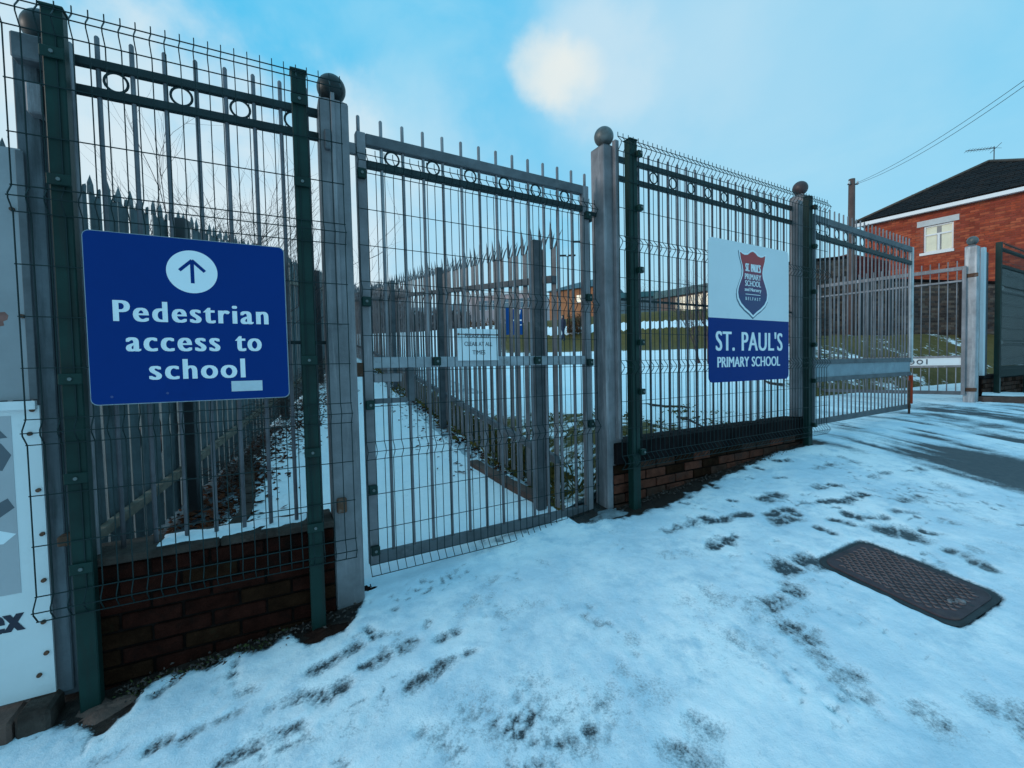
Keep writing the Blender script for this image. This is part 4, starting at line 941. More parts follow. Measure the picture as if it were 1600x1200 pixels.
palisade('long grey palisade fence with splayed tips climbing along the right of the path', 'palisade fences beside the path', lineR, .30, 22.0, 2.12, pale_mesh('pale', 2.12, tri, pal_m, .066), ([.42, 2.95, 6.0, 9.1, 12.2, 15.3, 18.4, 21.5], 2.03), -1, ((1.74, .05), (.42, .05)), (pal_m, galv_d, galv_d), pitch=.155)
lineL = lambda n: -.56 + .285 * n
palisade('grimy grey palisade fence left of the path behind the arrow sign', 'palisade fences beside the path', lineL, .45, 14.0, 2.42, pale_mesh('pale', 2.42, rnd, pal_d, .104, 1, .018), ([2.02, 4.9, 7.8, 10.7], 2.36), 1, ((2.02, .05), (.36, .055)), (pal_d, mat('dirty_angle_rail', (.15, .125, .095), .8, .05, .4, 14, .2, 70, (.06, .05, .04), .4, 9), bronze), pitch=.128, post_w=.10)

# stone edging of the path
def edging(label, pts, w, h, m, L=.34):
    p0 = FA.w(*pts[0]); root = empty('path_edging', (p0.x, p0.y, zgw(p0.x, p0.y))); tag(root, label, 'edging', 'stone edging of the snowy path')
    acc = []
    for a, b in zip(pts[:-1], pts[1:]):
        A, B = FA.w(*a), FA.w(*b); k = max(1, int(round((B - A).length / L)))
        for i in range(k): acc.append((A.lerp(B, i / k), A.lerp(B, (i + 1) / k - .02)))
    for A, B in acc:
        d = (B - A).normalized(); n_ = Vector((-d.y, d.x, 0)) * w / 2; mb = MB(); j = random.uniform(-.008, .008)
        za, zb_ = zgw(A.x, A.y) - .08, zgw(B.x, B.y) - .08
        q = [Vector((A.x, A.y, za)) - n_, Vector((A.x, A.y, za)) + n_, Vector((B.x, B.y, zb_)) + n_, Vector((B.x, B.y, zb_)) - n_]
        o = Vector((p0.x, p0.y, root.location.z)); t = Vector((0, 0, h + .08 + j))
        c = [v + t + ((A + B) / 2 - Vector((v.x, v.y, 0))).normalized() * 0 for v in q]
        mb.add([v - o for v in q] + [v - o for v in c], [(0, 1, 2, 3), (7, 6, 5, 4), (0, 4, 5, 1), (1, 5, 6, 2), (2, 6, 7, 3), (3, 7, 4, 0)])
        link('edging_stone', mb.mesh('edging_stone', m), root)
edging('red brown edging stones along the right side of the snowy path', [(2.50, .42), (2.44, .9), (2.40, 1.6)], .10, .055, kerb_m)
edging('curved dark edging stones at the left side of the path behind the railing', [(.22, 1.12), (.36, 1.32), (.46, 1.62), (.49, 2.0), (.48, 2.5), (.46, 3.2)], .09, .05, coping, .22)

# fallen leaves, grass tufts and weeds (nobody could count them)
def scatter_leaves(name, label, spots, m, size=(.02, .045), lift=.006, zfun=zgw):
    mb = MB()
    for (s, n, rs, rn, cnt) in spots:
        for _ in range(cnt):
            q = FA.w(s + random.gauss(0, rs), n + random.gauss(0, rn)); z = zfun(q.x, q.y) + lift + random.random() * .02
            a = random.random() * 6.28; L = random.uniform(*size); w = L * .55; u = Vector((math.cos(a), math.sin(a), random.uniform(-.5, .5))) * L; v = Vector((-math.sin(a), math.cos(a), random.uniform(-.6, .6))) * w; c = Vector((q.x, q.y, z))
            mb.add([c - u, c - v * .8, c + u, c + v * .8, c + Vector((0, 0, .008))], [(0, 1, 4), (1, 2, 4), (2, 3, 4), (3, 0, 4)])
    o = mb.part(name, m); tag(o, label, 'leaves', kind='stuff'); return o
spots = [(lineL(n) + .22 + .03 * n, n, .13 + .02 * n, .22, 130) for n in np.arange(.9, 6.5, .3)] + [(.5, n, .10, .2, 28) for n in np.arange(1.2, 5, .4)]
scatter_leaves('fallen_leaves', 'brown fallen leaves along the left palisade fence', spots, leaf_m)
spots = [(2.52 + .072 * n, n, .07 + .01 * n, .2, 70) for n in np.arange(1.2, 8.5, .3)] + [(2.2 + .05 * n, n, .09, .15, 10) for n in np.arange(1.5, 5, .35)]
scatter_leaves('fallen_leaves', 'dead leaves and dirt under the right palisade fence', spots, leaf_m, (.015, .04))
scatter_leaves('fallen_leaves', 'brown leaf litter along the foot of the red brown brick wall', [(3.0 + i * .12, .07, .06, .022, 16) for i in range(20)], bark, (.005, .013), .002)
scatter_leaves('fallen_leaves', 'dark leaf litter at the foot of the damp brick wall under the arrow sign', [(.05 + i * .09, .03, .05, .035, 20) for i in range(11)], bark, (.005, .014), .002)
def tufts(name, label, spots, m, zfun, h=(.04, .13), w=.004):
    mb = MB()
    for (x, y, rx, ry, cnt) in spots:
        for _ in range(cnt):
            px, py = x + random.gauss(0, rx), y + random.gauss(0, ry); z = zfun(px, py)
            if zfun is zf and sn(px, py)[1] < .40: continue
            for _ in range(5):
                a = random.random() * 6.28; l = random.uniform(*h); d = Vector((math.cos(a), math.sin(a), 0)); b = Vector((px, py, z - .01)) + d * random.random() * .02; sd = Vector((-d.y, d.x, 0)) * w
                mb.add([b - sd, b + sd, b + d * l * .4 + Vector((0, 0, l * .75)), b + d * l * random.uniform(.6, 1.1) + Vector((0, 0, l * random.uniform(.6, 1)))], [(0, 1, 2), (1, 3, 2)])
    o = mb.part(name, m); tag(o, label, 'grass', kind='stuff'); return o
sp_ = []
for n in np.arange(.6, 9, .25):
    q = FA.w(2.66 + .072 * n, n); sp_.append((q.x, q.y, .10, .12, 26))
tufts('grass', 'rough winter grass under the right palisade fence', sp_, blade_m, lambda x, y: max(zgw(x, y), zf(x, y) if sn(x, y)[0] > 2.35 else -9))
sp_ = []
for s in np.arange(3.0, 5.4, .22):
    for n in (.45, .8, 1.25, 1.8):
        if random.random() < (.95 if s < 4.2 else .4): q = FA.w(s + random.gauss(0, .1), n + random.gauss(0, .12)); sp_.append((q.x, q.y, .10, .07, 14))
tufts('grass', 'yellowed grass poking through snow behind the school sign', sp_, blade_m, zf, (.02, .055), .0014)
sp_ = []
for px, py in ((215, 1088), (245, 1070), (290, 1055), (330, 1045), (380, 1020), (410, 1012), (440, 985), (455, 975)):
    q = ground_hit(px, py - 4); sp_.append((q.x, q.y, .035, .03, 16))
tufts('moss', 'green moss and weeds at the foot of the dark brick wall', sp_, moss, zgw, (.008, .028), .006)

# lumps of wet soil round the post feet
def lump(label, px, py, rx, ry, h, m=soil, seed=0):
    c = ground_hit(px, py); mb = MB(); nr, na = 5, 18; vs = [(c.x, c.y, c.z + h)]
    for i in range(1, nr + 1):
        for k in range(na):
            a = 2 * math.pi * k / na; q = i / nr * (1 + .25 * math.sin(3 * a + seed) + .12 * math.sin(7 * a + seed * 2)); x, y = rx * q * math.cos(a), ry * q * math.sin(a); p = FA.w(*sn(c.x, c.y)) + Vector((FA.c * x - FA.s * y, FA.s * x + FA.c * y, 0))
            vs.append((p.x, p.y, zgw(p.x, p.y) + h * math.cos(min(1, i / nr) * 1.6) + random.uniform(-.006, .006)))
    fs = [(0, 1 + k, 1 + (k + 1) % na) for k in range(na)]
    for i in range(nr - 1):
        for k in range(na): fs.append((1 + i * na + k, 1 + (i + 1) * na + k, 1 + (i + 1) * na + (k + 1) % na, 1 + i * na + (k + 1) % na))
    mb.add(vs, fs, True); o = mb.part('soil_patch', m); tag(o, label, 'soil')
lump('bare brown footing round the foot of the leftmost green post', 165, 1110, .10, .07, .018, kerb_m, 1)
lump('dark wet soil round the foot of the green post left of the narrow gate', 510, 990, .12, .06, .022, soil, 2)
lump('dark wet soil at the foot of the pillar left of the narrow gate', 572, 925, .10, .06, .020, soil, 3)
lump('grey slush and soil at the foot of the mottled ball pillar', 950, 806, .16, .07, .025, mat('grey_slush', (.16, .19, .21), .7, 0, .4, 14, .5, 60, (.05, .05, .05), .4, 10), 4)

# ------------------------------------------------------------------ manhole cover
cw = FA.w(*MAN_C); cz = zgw(cw.x, cw.y)
xa = FA.a + MAN_A
gx = Vector((math.cos(xa), math.sin(xa), 0)); gy = Vector((-gx.y, gx.x, 0))
gx.z = (zgw(cw.x + gx.x * .2, cw.y + gx.y * .2) - cz) / .2; gx.normalize(); gy.z = (zgw(cw.x + gy.x * .2, cw.y + gy.y * .2) - cz) / .2; gy = (gy - gx * gy.dot(gx)).normalized(); gz = gx.cross(gy)
root = empty('manhole_cover', (cw.x, cw.y, cz)); root.matrix_world = Matrix.Translation((cw.x, cw.y, cz + .002)) @ Matrix((gx, gy, gz)).transposed().to_4x4()
tag(root, 'rusty iron manhole cover with wavy raised pattern lying bare in the snow', 'manhole cover')
def octo(hx, hy, c): return rect_round(-hx, hx, -hy, hy, c, 6)
def slab(poly, z0, z1, inset=.006):
    n = len(poly); mb = MB(); k = lambda p, q: (p[0] * (1 - q / max(abs(p[0]), .1)), p[1] * (1 - q / max(abs(p[1]), .1)))
    top = [k(p, inset) for p in poly]
    mb.add([(*p, z0) for p in poly] + [(*p, z1 - inset * .7) for p in poly] + [(*p, z1) for p in top], [tuple(range(n))[::-1], tuple(range(2 * n, 3 * n))] + [(i, (i + 1) % n, n + (i + 1) % n, n + i) for i in range(n)] + [(n + i, n + (i + 1) % n, 2 * n + (i + 1) % n, 2 * n + i) for i in range(n)]); return mb
link('frame', slab(octo(.318, .240, .075), -.05, .006).mesh('frame', iron_fr), root)
lid = link('lid', slab(octo(.294, .212, .072), -.02, .014).mesh('lid', iron), root)
mb = MB(); rows = 17; cols = 12
for i in range(rows):
    y = -.170 + i * .340 / (rows - 1)
    for k in range(cols):
        x = -.245 + (k + (.5 if i % 2 else 0)) * .49 / (cols - .5); bend = .011 if x < .01 else -.011
        sw = .004 * math.sin(i * .8 + k * .5); hw = .0165
        pts = [(x - hw, y - bend * .5 + sw, .0145), (x - hw * .5, y + bend * .3 + sw, .0145), (x, y + bend * .6 + sw, .0145), (x + hw * .5, y + bend * .3 + sw, .0145), (x + hw, y - bend * .5 + sw, .0145)]
        if max(abs(p[0]) for p in pts) > .262 or (abs(x) > .22 and abs(y) > .14): continue
        mb.tube(pts, [.0025, .0052, .0058, .0052, .0025], 5, cap=True)
link('raised_pattern', mb.mesh('raised_pattern', mat('lightened_ridge_iron', (.135, .098, .100), .55, .2, .3, 14, .2, 160, (.09, .06, .055), .3, 8, spec=.3)), lid, kind='stuff')  # ridges coloured lighter than the lid to paint in light on the relief
for x in (-.275, .275): link('key_hole', MB().box(x - .009, x + .009, -.006, .006, .0142, .0150).mesh('key_hole', dark_w), lid)
q = ground_hit(1490, 946)
mb = MB(); 
for i in range(7): mb.sphere((q.x + random.gauss(0, .016), q.y + random.gauss(0, .011), q.z + .020), random.uniform(.009, .018), 9, 6, .6)
o = mb.part('slush_lump', mat('grey_lump', (.17, .16, .17), .85, 0, .4, 40)); tag(o, 'small grey lump of slush lying on the manhole cover', 'slush lump')

# ------------------------------------------------------------------ house on the right
def brick_sheet(root, x0, x1, z0, z1, y, mats_, holes=(), near_right=True, ysg=1, bl=.215, bh=.065, j=.010, skip=None, limit=300):
    """a facing of separate bricks; the nearest 300 are parts, the rest one joined part"""
    cells = []; k = 0; z = z0
    while z + bh < z1:
        x = x0 - (bl + j) / 2 * (k % 2)
        while x < x1:
            a, b = max(x, x0), min(x + bl, x1)
            if b - a > .04 and not any(a < h[1] and b > h[0] and z < h[3] and z + bh > h[2] for h in holes) and not (skip and skip(a, b, z + bh)): cells.append((a, b, z))
            x += bl + j
        z += bh + j; k += 1
    cells.sort(key=lambda c: -c[0] if near_right else c[0]); cache = {}
    for i, (a, b, z) in enumerate(cells[:limit]):
        m_ = random.choice(mats_); key = (round(b - a, 2), m_.name)
        if key not in cache: cache[key] = MB().cbox(0, b - a, -.011 if ysg > 0 else -.001, .001 if ysg > 0 else .011, 0, bh, .003).mesh('brick', m_)
        link('brick', cache[key], root, (a, y + random.uniform(-.003, .001) * ysg, z))
    if cells[limit:]:
        mb = MB()
        for a, b, z in cells[limit:]:
            mb.m = random.randrange(len(mats_)); e = random.uniform(-.003, .001) * ysg
            mb.box(a, b, min(y + e - .010 * ysg, y + e), max(y + e - .010 * ysg, y + e), z, z + bh)
        link('brick', mb.mesh('brick', *mats_), root, kind='stuff')
hb = [mat('house_brick_' + n, c, .9, 0, .25, 5, .3, 60, spec=.1) for n, c in (('red', (.37, .073, .038)), ('orange', (.42, .100, .052)), ('dark', (.27, .053, .033)), ('plum', (.31, .063, .040)))]
gb = [mat('boundary_brick_' + n, c, .92, 0, .3, 5, .3, 60, spec=.1) for n, c in (('brown', (.125, .078, .062)), ('grey', (.090, .070, .064)), ('buff', (.165, .118, .095)), ('dark', (.070, .050, .045)))]
ob = [mat('maroon_brick_' + n, c, .92, 0, .3, 5, .3, 60, spec=.1) for n, c in (('one', (.135, .026, .022)), ('two', (.100, .022, .020)))]
tile_m = [mat('roof_tile_' + n, c, .85, 0, .35, 4, .3, 40, spec=.12) for n, c in (('slate', (.0125, .0115, .0125)), ('brown', (.017, .013, .0125)), ('soft', (.0095, .009, .010)))]
def quad(mb, a, b, c, d): mb.add([a, b, c, d], [(0, 1, 2, 3)])
ea = at(1352, 351, 17.2); eb_ = at(1600, 299, 14.0); zE = (ea.z + eb_.z) / 2
ea.z = eb_.z = 0
hd = (eb_ - ea).normalized(); hn = Vector((-hd.y, hd.x, 0)); hn = hn if hn.y > 0 else -hn
HL = 6.0; ha = math.atan2(hd.y, hd.x)
root = empty('house', (ea.x, ea.y, 2.0), ha); tag(root, 'red brick house with dark tiled hip roof and one lit upstairs window', 'house')
# local: x along the front wall, y inwards, z from 2.0
ysg = 1 if hn.dot(Vector((-math.sin(ha), math.cos(ha), 0))) > 0 else -1
zb = zE - 2.0
D_ = 8.0
def hbox(x0, x1, y0, y1, z0, z1): return MB().box(x0, x1, min(y0 * ysg, y1 * ysg), max(y0 * ysg, y1 * ysg), z0, z1)
# front wall is built round the window opening
def hproj(px, py):
    """picture point on the front wall plane -> local x, z"""
    d = ray(px, py); o = Vector((0, 0, CZ)); nrm = Vector((hn.x, hn.y, 0)); t = (Vector((ea.x, ea.y, 0)) - o).dot(nrm) / d.dot(nrm); p = o + d * t; return (p - Vector((ea.x, ea.y, 0))).dot(hd), p.z - 2.0
wx0 = hproj(1443, 370)[0]; wx1 = hproj(1490, 370)[0]; wz1 = hproj(1466, 350)[1]; wz0 = hproj(1466, 392)[1]
for i, (a, b_, c, d) in enumerate(((0, wx0, -1.5, zb), (wx1, HL, -1.5, zb), (wx0, wx1, -1.5, wz0), (wx0, wx1, wz1, zb))):
    link('wall', hbox(a, b_, 0, .25, c, d).mesh('wall', house_m), root)
link('wall', hbox(0, .25, .25, D_, -1.5, zb).mesh('wall', house_m), root)
link('wall', hbox(HL - .25, HL, .25, D_, -1.5, zb).mesh('wall', house_m), root)
link('wall', hbox(.25, HL - .25, D_ - .25, D_, -1.5, zb).mesh('wall', house_m), root)
# window
win = link('window', hbox(wx0, wx1, .06, .10, wz0, wz0 + .045).mesh('window', pvc), root)
fr = MB()
for a, b_, c, d in ((wx0, wx0 + .05, wz0 + .046, wz1), (wx1 - .05, wx1, wz0 + .046, wz1), (wx0 + .051, wx1 - .051, wz1 - .045, wz1), (wx0 + .051, wx1 - .051, wz1 - .34, wz1 - .29), ((wx0 + wx1) / 2 - .03, (wx0 + wx1) / 2 + .03, wz0 + .046, wz1 - .341)):
    fr.box(a, b_, min(.05 * ysg, .11 * ysg), max(.05 * ysg, .11 * ysg), c, d)
link('frame', fr.mesh('frame', pvc), win)
mid = (wx0 + wx1) / 2
for k, (a, b_, c, d) in enumerate(((wx0 + .05, mid - .03, wz0 + .046, wz1 - .34), (mid + .03, wx1 - .05, wz0 + .046, wz1 - .34), (wx0 + .05, mid, wz1 - .29, wz1 - .045), (mid, wx1 - .05, wz1 - .29, wz1 - .045))):
    link('pane', hbox(a, b_, .084, .088, c, d).mesh('pane', curtain), win)
link('shaded_strip', hbox(mid - .05, mid + .07, .078, .082, wz0 + .05, wz1 - .06).mesh('shaded_strip', curtain_d), win)
lx0, lz0 = hproj(1433, 354); lx1, _ = hproj(1499, 340)
link('lintel', hbox(lx0, lx1, -.02, .05, wz1 + .003, wz1 + .20).mesh('lintel', stone_w), root)
sx0, _ = hproj(1437, 396); sx1, _ = hproj(1491, 388)
link('sill', hbox(sx0, sx1, -.05, .20, wz0 - .09, wz0 - .003).mesh('sill', pvc), root)
link('gutter', hbox(-.25, HL + .25, -.28, -.16, zb - .06, zb + .06).mesh('gutter', pvc), root)
link('fascia', hbox(-.2, HL + .2, -.155, -.002, zb - .03, zb + .10).mesh('fascia', pvc), root)
brick_sheet(root, .002, HL - .002, 1.2, zb - .04, 0, hb, [(wx0 - .01, wx1 + .01, wz0 - .10, wz1 + .005), (lx0 - .005, lx1 + .005, wz1, wz1 + .205), (sx0 - .005, sx1 + .005, wz0 - .095, wz0)], False if False else True, ysg)
# tiled roof: courses laid one over another
ap = at(1545, 254, 16.6); A1 = Vector(((ap - Vector((ea.x, ea.y, 0))).dot(hd), (ap - Vector((ea.x, ea.y, 0))).dot(hn) , ap.z - 2.0))
ov = .26
E0 = Vector((-ov, -ov, zb + .09)); E1 = Vector((HL + ov, -ov, zb + .09)); E2 = Vector((HL + ov, D_ + ov, zb + .09)); E3 = Vector((-ov, D_ + ov, zb + .09))
RD = max(A1.y, 2.2); T0 = Vector((A1.x, RD, A1.z)); T1 = Vector((max(HL - A1.x, A1.x + .8), RD, A1.z)); T1 = Vector((A1.x + 1.33, RD + 2.4, A1.z))
def loc(v): return Vector((v.x, v.y * ysg, v.z))
mb = MB()
def slope_(a, b, c, d, nn):
    for i in range(nn):
        f0, f1 = i / nn, (i + 1) / nn
        l0, r0 = a.lerp(d, f0), b.lerp(c, f0); l1, r1 = a.lerp(d, f1), b.lerp(c, f1); up = Vector((0, 0, .035))
        mb.add([loc(l0 + up), loc(r0 + up), loc(r1), loc(l1), loc(l0), loc(r0)], [(0, 1, 2, 3), (4, 5, 1, 0)])
slope_(E0, E1, T0, T0, 18); slope_(E1, E2, T1, T0, 18); slope_(E2, E3, T1, T1, 18); slope_(E3, E0, T0, T1, 18)
rf = link('roof', mb.mesh('roof', roof_m), root)
# single tiles on the slope that faces the street
u_ = Vector((1, 0, 0)); v_ = Vector((0, T0.y - E0.y, T0.z - E0.z)); SL = v_.length; v_.normalize(); n_ = u_.cross(v_)
Mt = Matrix((u_, v_ * 1, n_)).transposed() if ysg > 0 else Matrix((u_, Vector((v_.x, -v_.y, v_.z)), Vector((n_.x, -n_.y, n_.z)))).transposed()
tw, tl = .33, .205; rows = int(SL / tl); tmesh = [MB().cbox(0, tw - .008, 0, tl + .03, 0, .022, .005).mesh('tile', t_) for t_ in tile_m]; tiles = []
for i in range(rows):
    f0 = (i * tl) / SL; xa_, xb_ = E0.x + (T0.x - E0.x) * f0, E1.x + (T0.x - E1.x) * f0; x = E0.x - tw * .5 * (i % 2)
    while x + tw < xb_ + .06:
        if x > xa_ - tw * .35: tiles.append((x, i))
        x += tw
for x, i in sorted(tiles, key=lambda t: (t[0] > 5.0, -t[0]))[:300]:
    p = E0 + v_ * (i * tl); o = link('tile', random.choice(tmesh), rf); q_ = loc(Vector((x, p.y, p.z)) + n_ * random.uniform(.018, .026))
    o.matrix_local = Matrix.Translation(q_) @ (Mt @ Matrix.Rotation(R(-3.2) * (1), 3, 'X')).to_4x4()
mb = MB(); mb.tube([loc(E0) + Vector((0, 0, .04)), loc(T0) + Vector((0, 0, .05)), loc(T1) + Vector((0, 0, .05))], .055, 6); mb.tube([loc(E1) + Vector((0, 0, .04)), loc(T0) + Vector((0, 0, .05))], .055, 6); link('ridge_tiles', mb.mesh('ridge_tiles', mat('ridge_tile', (.07, .055, .045), .8, 0, .3, 6)), rf)
# tv aerial
a0 = at(1553, 256, 16.9); a1 = at(1553, 229, 16.9)
root = empty('tv_aerial', a0); tag(root, 'thin tv aerial on the ridge of the red brick house', 'aerial')
link('mast', MB().tube([(0, 0, -.3), (0, 0, a1.z - a0.z)], .018, 6).mesh('mast', galv_d), root)
b0 = at(1509, 236, 16.9) - a0; b1 = at(1556, 231, 16.9) - a0
link('boom', MB().tube([b0, b1], .014, 6).mesh('boom', galv_d), root)
mb = MB()
for i in range(9):
    p = b0.lerp(b1, .05 + i * .1); mb.tube([p + Vector((0, -.12, .02)), p + Vector((0, .12, -.02))], .006, 4)
p = b1; mb.tube([p + Vector((0, -.2, -.1)), p + Vector((0, .2, .1))], .008, 4); mb.tube([p + Vector((0, .2, -.1)), p + Vector((0, -.2, .1))], .008, 4)
link('elements', mb.mesh('elements', galv_d), root)

# boundary wall below the house, its taller left length, and the maroon outhouse
def wall_run(name, label, p0, p1, zb0, zt0, zt1, thick, m, cope=None, cat='wall'):
    a, b = Vector((p0.x, p0.y, 0)), Vector((p1.x, p1.y, 0)); d = (b - a); L = d.length; ang = math.atan2(d.y, d.x)
    root = empty(name, (a.x, a.y, zb0), ang); tag(root, label, cat)
    mb = MB(); mb.prism([(0, -.6), (L, -.6), (L, zt1 - zb0), (0, zt0 - zb0)], 0, thick); link('brickwork', mb.mesh('brickwork', m), root)
    sheet = {'old_boundary_brickwork': gb, 'maroon_brickwork': ob}[m.name]
    brick_sheet(root, 0, L, .02, max(zt0, zt1) - zb0 - .005, 0, sheet, skip=lambda a, b, zz: zz > zt0 - zb0 + (zt1 - zt0) * ((a if zt1 < zt0 else b) / L) - .004 if False else zz > min(zt0 + (zt1 - zt0) * a / L, zt0 + (zt1 - zt0) * b / L) - zb0)
    if cope is not None:
        mb = MB(); mb.prism([(-.03, zt0 - zb0 + .002), (L + .03, zt1 - zb0 + .002), (L + .03, zt1 - zb0 + .08), (-.03, zt0 - zb0 + .08)], -.05, thick + .05); link('coping', mb.mesh('coping', cope), root)
    return root
g0, g1, g2 = at(1240, 520, 13.2), at(1324, 520, 13.6), at(1640, 516, 14.3)
zt = at(1330, 438, 13.6).z; zt2 = at(1600, 446, 14.2).z
wall_run('boundary_wall', 'old grey brown brick boundary wall below the red house', g1, g2, 2.0, zt, zt2, .25, gwall_m, plinth)
wall_run('boundary_wall', 'taller stepped length of old brick wall left of the telegraph pole', g0, g1, 2.0, at(1278, 412, 13.3).z, at(1322, 404, 13.6).z, .25, gwall_m, plinth)
h0, h1 = at(1327, 480, 14.6), at(1388, 480, 15.0)
wall_run('outhouse', 'low maroon brick outhouse beside the red house behind the boundary wall', h0, h1, 2.0, at(1330, 396, 14.6).z, at(1388, 408, 15.0).z, 1.8, maroon_m, None, 'outhouse')
def steel_post(px, py0, py1, Y, w, label):
    a, b = at(px, py1, Y), at(px, py0, Y); root = empty('fence_post', (a.x, a.y, a.z)); tag(root, label, 'post', 'dark steel posts before the boundary wall')
    link('shaft', MB().cbox(-w / 2, w / 2, -w / 2, w / 2, -.3, b.z - a.z, .006).mesh('shaft', bronze), root)
    link('cap', MB().cbox(-w / 2 - .008, w / 2 + .008, -w / 2 - .008, w / 2 + .008, b.z - a.z, b.z - a.z + .03, .006).mesh('cap', bronze), root)
steel_post(1346, 436, 520, 13.2, .11, 'dark steel post right of the telegraph pole before the brick wall')
steel_post(1358, 438, 522, 13.1, .09, 'slimmer dark steel post before the brick wall')
steel_post(1390, 436, 520, 13.3, .12, 'wide dark steel post behind the wide gate leaf')
steel_post(1503, 438, 528, 13.4, .12, 'dark steel post before the brick wall beside the white patched pillar')

# telegraph pole and its wires
tp = at(1328, 540, 13.0); tt = at(1331, 280, 13.0)
root = empty('telegraph_pole', (tp.x, tp.y, tp.z)); tag(root, 'brown wooden telegraph pole left of the red brick house', 'pole')
link('pole', MB().tube([(0, 0, -.8), (tt.x - tp.x, 0, tt.z - tp.z)], [.105, .08], 12).mesh('pole', pole_w), root)
z_ = at(1332, 289, 13.0).z - tp.z
link('bracket', MB().tube([(-.12, -.05, z_), (.16, -.05, z_)], .02, 6).mesh('bracket', dark_w), root)
for dx in (-.1, .14): link('insulator', MB().tube([(dx + .02, -.05, z_), (dx + .02, -.05, z_ + .09)], [.03, .02], 8).mesh('insulator', stone_w), root)
for i, (e, lab) in enumerate(((at(1640, 97, 6.5), 'upper black telephone wire running from the pole to the right'), (at(1640, 106, 6.4), 'lower black telephone wire running from the pole to the right'))):
    a = Vector((tp.x + .12, tp.y - .05, tp.z + z_ + .03 - i * .03)); pts = [a.lerp(e, t / 16) + Vector((0, 0, -.55 * (t / 16) * (1 - t / 16) * (1 + .25 * i))) for t in range(17)]
    tag(MB().tube(pts, .0045, 5).part('telephone_wire', dark_w), lab, 'wire')

# ------------------------------------------------------------------ school and far buildings
def block(name, label, cat, pxs, Y0, Y1, pyt, zb_, depth, wallm, fascia=None, fh=.6, group=None):
    """a building whose front runs between two picture columns at distances Y0, Y1"""
    a, b = at(pxs[0], pyt[0], Y0), at(pxs[1], pyt[1], Y1); zt_ = (a.z + b.z) / 2; A = Vector((a.x, a.y, 0)); d = Vector((b.x, b.y, 0)) - A; L = d.length
    root = empty(name, (A.x, A.y, zb_), math.atan2(d.y, d.x)); tag(root, label, cat, group); H = zt_ - zb_
    link('wall', MB().box(0, L, 0, depth, -1.5, H - (fh if fascia else 0)).mesh('wall', wallm), root)
    if fascia: link('fascia', MB().box(-.3, L + .3, -.4, depth + .3, H - fh + .005, H).mesh('fascia', fascia), root)
    return root, L, H
def far_windows(root, x0, x1, z0, z1, n, m, fm=pvc):
    w = (x1 - x0) / n
    for i in range(n):
        a, b = x0 + i * w + .06, x0 + (i + 1) * w - .06
        f = link('window', MB().box(a, b, -.06, -.005, z0, z0 + .08).mesh('window', fm), root)
        link('pane', MB().box(a, b, -.05, -.01, z0 + .085, z1).mesh('pane', m), f)
        link('frame', MB().box((a + b) / 2 - .03, (a + b) / 2 + .03, -.09, -.055, z0 + .085, z1).box(a, b, -.09, -.055, z1 - .6, z1 - .54).mesh('frame', fm), f)
root, L, H = block('school_building', 'low school wing with dark teal fascia and a row of lit windows', 'building', (1027, 1150), 58, 50, (455, 438), 6.6, 9, mat('brown_school_brick', (.16, .115, .10), .85, 0, .15, 1), teal, .85)
far_windows(root, 2.6, L - .5, H - 2.9, H - 1.05, 7, lit)
root, L, H = block('school_building', 'farther school wing with teal fascia and dark glazing behind the green post', 'building', (925, 1027), 62, 60, (456, 460), 6.4, 10, glass_f, teal, .7)
far_windows(root, .5, L - .5, H - 2.4, H - .8, 8, glass_f, bronze)
root, L, H = block('school_hall', 'orange brick school block under a grey teal roof behind the palisade', 'building', (858, 934), 64, 60, (452, 452), 5.8, 9, orange_b, None)
a, b = at(876, 458, 63), at(934, 440, 60)
rr_ = MB(); zz = H
rr_.add([(-.4, -.5, H), (L + .4, -.5, H), (L + .4, 9.5, H + .2), (-.4, 9.5, H + .2), (L * .35, 3, H + 1.35), (L + .4, 3, H + 1.8)], [(0, 1, 5, 4), (3, 4, 5, 2), (0, 4, 3), (1, 2, 5), (0, 3, 2, 1)])
link('roof', rr_.mesh('roof', mat('grey_teal_roof', (.055, .105, .125), .6, 0, .15, .6)), root)
far_windows(root, 4.2, 6.0, H - 1.9, H - .9, 1, lit)
root, L, H = block('pale_building', 'pale pink rendered building behind the palisade fence', 'building', (733, 838), 86, 82, (457, 456), 7.0, 12, pink_b, stone_w, .5)
far_windows(root, 1.5, L - 1.0, H - 3.2, H - 1.4, 5, glass_f, stone_w)
# blue boards
def totem(label, px, py0, py1, Y, w, ang_=0):
    a, b = at(px, py1, Y), at(px, py0, Y); root = empty('blue_board', (a.x, a.y, a.z), ang_); tag(root, label, 'sign'); H = b.z - a.z
    link('board', MB().cbox(-w / 2, w / 2, -.03, .03, .05, H, .01).mesh('board', mat('bright_blue_board', (.004, .055, .21), .6, 0, .08, 1, spec=.1)) if 'bright_blue_board' not in MAT else MB().cbox(-w / 2, w / 2, -.03, .03, .05, H, .01).mesh('board', MAT['bright_blue_board']), root)
    for x in (-w / 2 - .03, w / 2 + .03): link('leg', MB().tube([(x, 0, -.5), (x, 0, H)], .03, 8).mesh('leg', galv_d), root)
    return root, H
totem('narrow plain blue board standing on the snow field behind the palisade', 796, 481, 524, 40, .55)
rt, H = totem('wider blue board with white emblem standing behind the palisade', 809, 483, 524, 39, .85)
link('emblem', MB().prism([(-.1, H * .72), (.22, H * .80), (.30, H * .97), (.02, H * .93)], -.036, -.031).mesh('emblem', disc_m), rt)
link('white_stripe', MB().box(-.36, .36, -.036, -.031, H * .55, H * .60).mesh('white_stripe', disc_m), rt)
link('white_stripe', MB().box(-.30, .36, -.036, -.031, H * .38, H * .41).mesh('white_stripe', disc_m), rt)

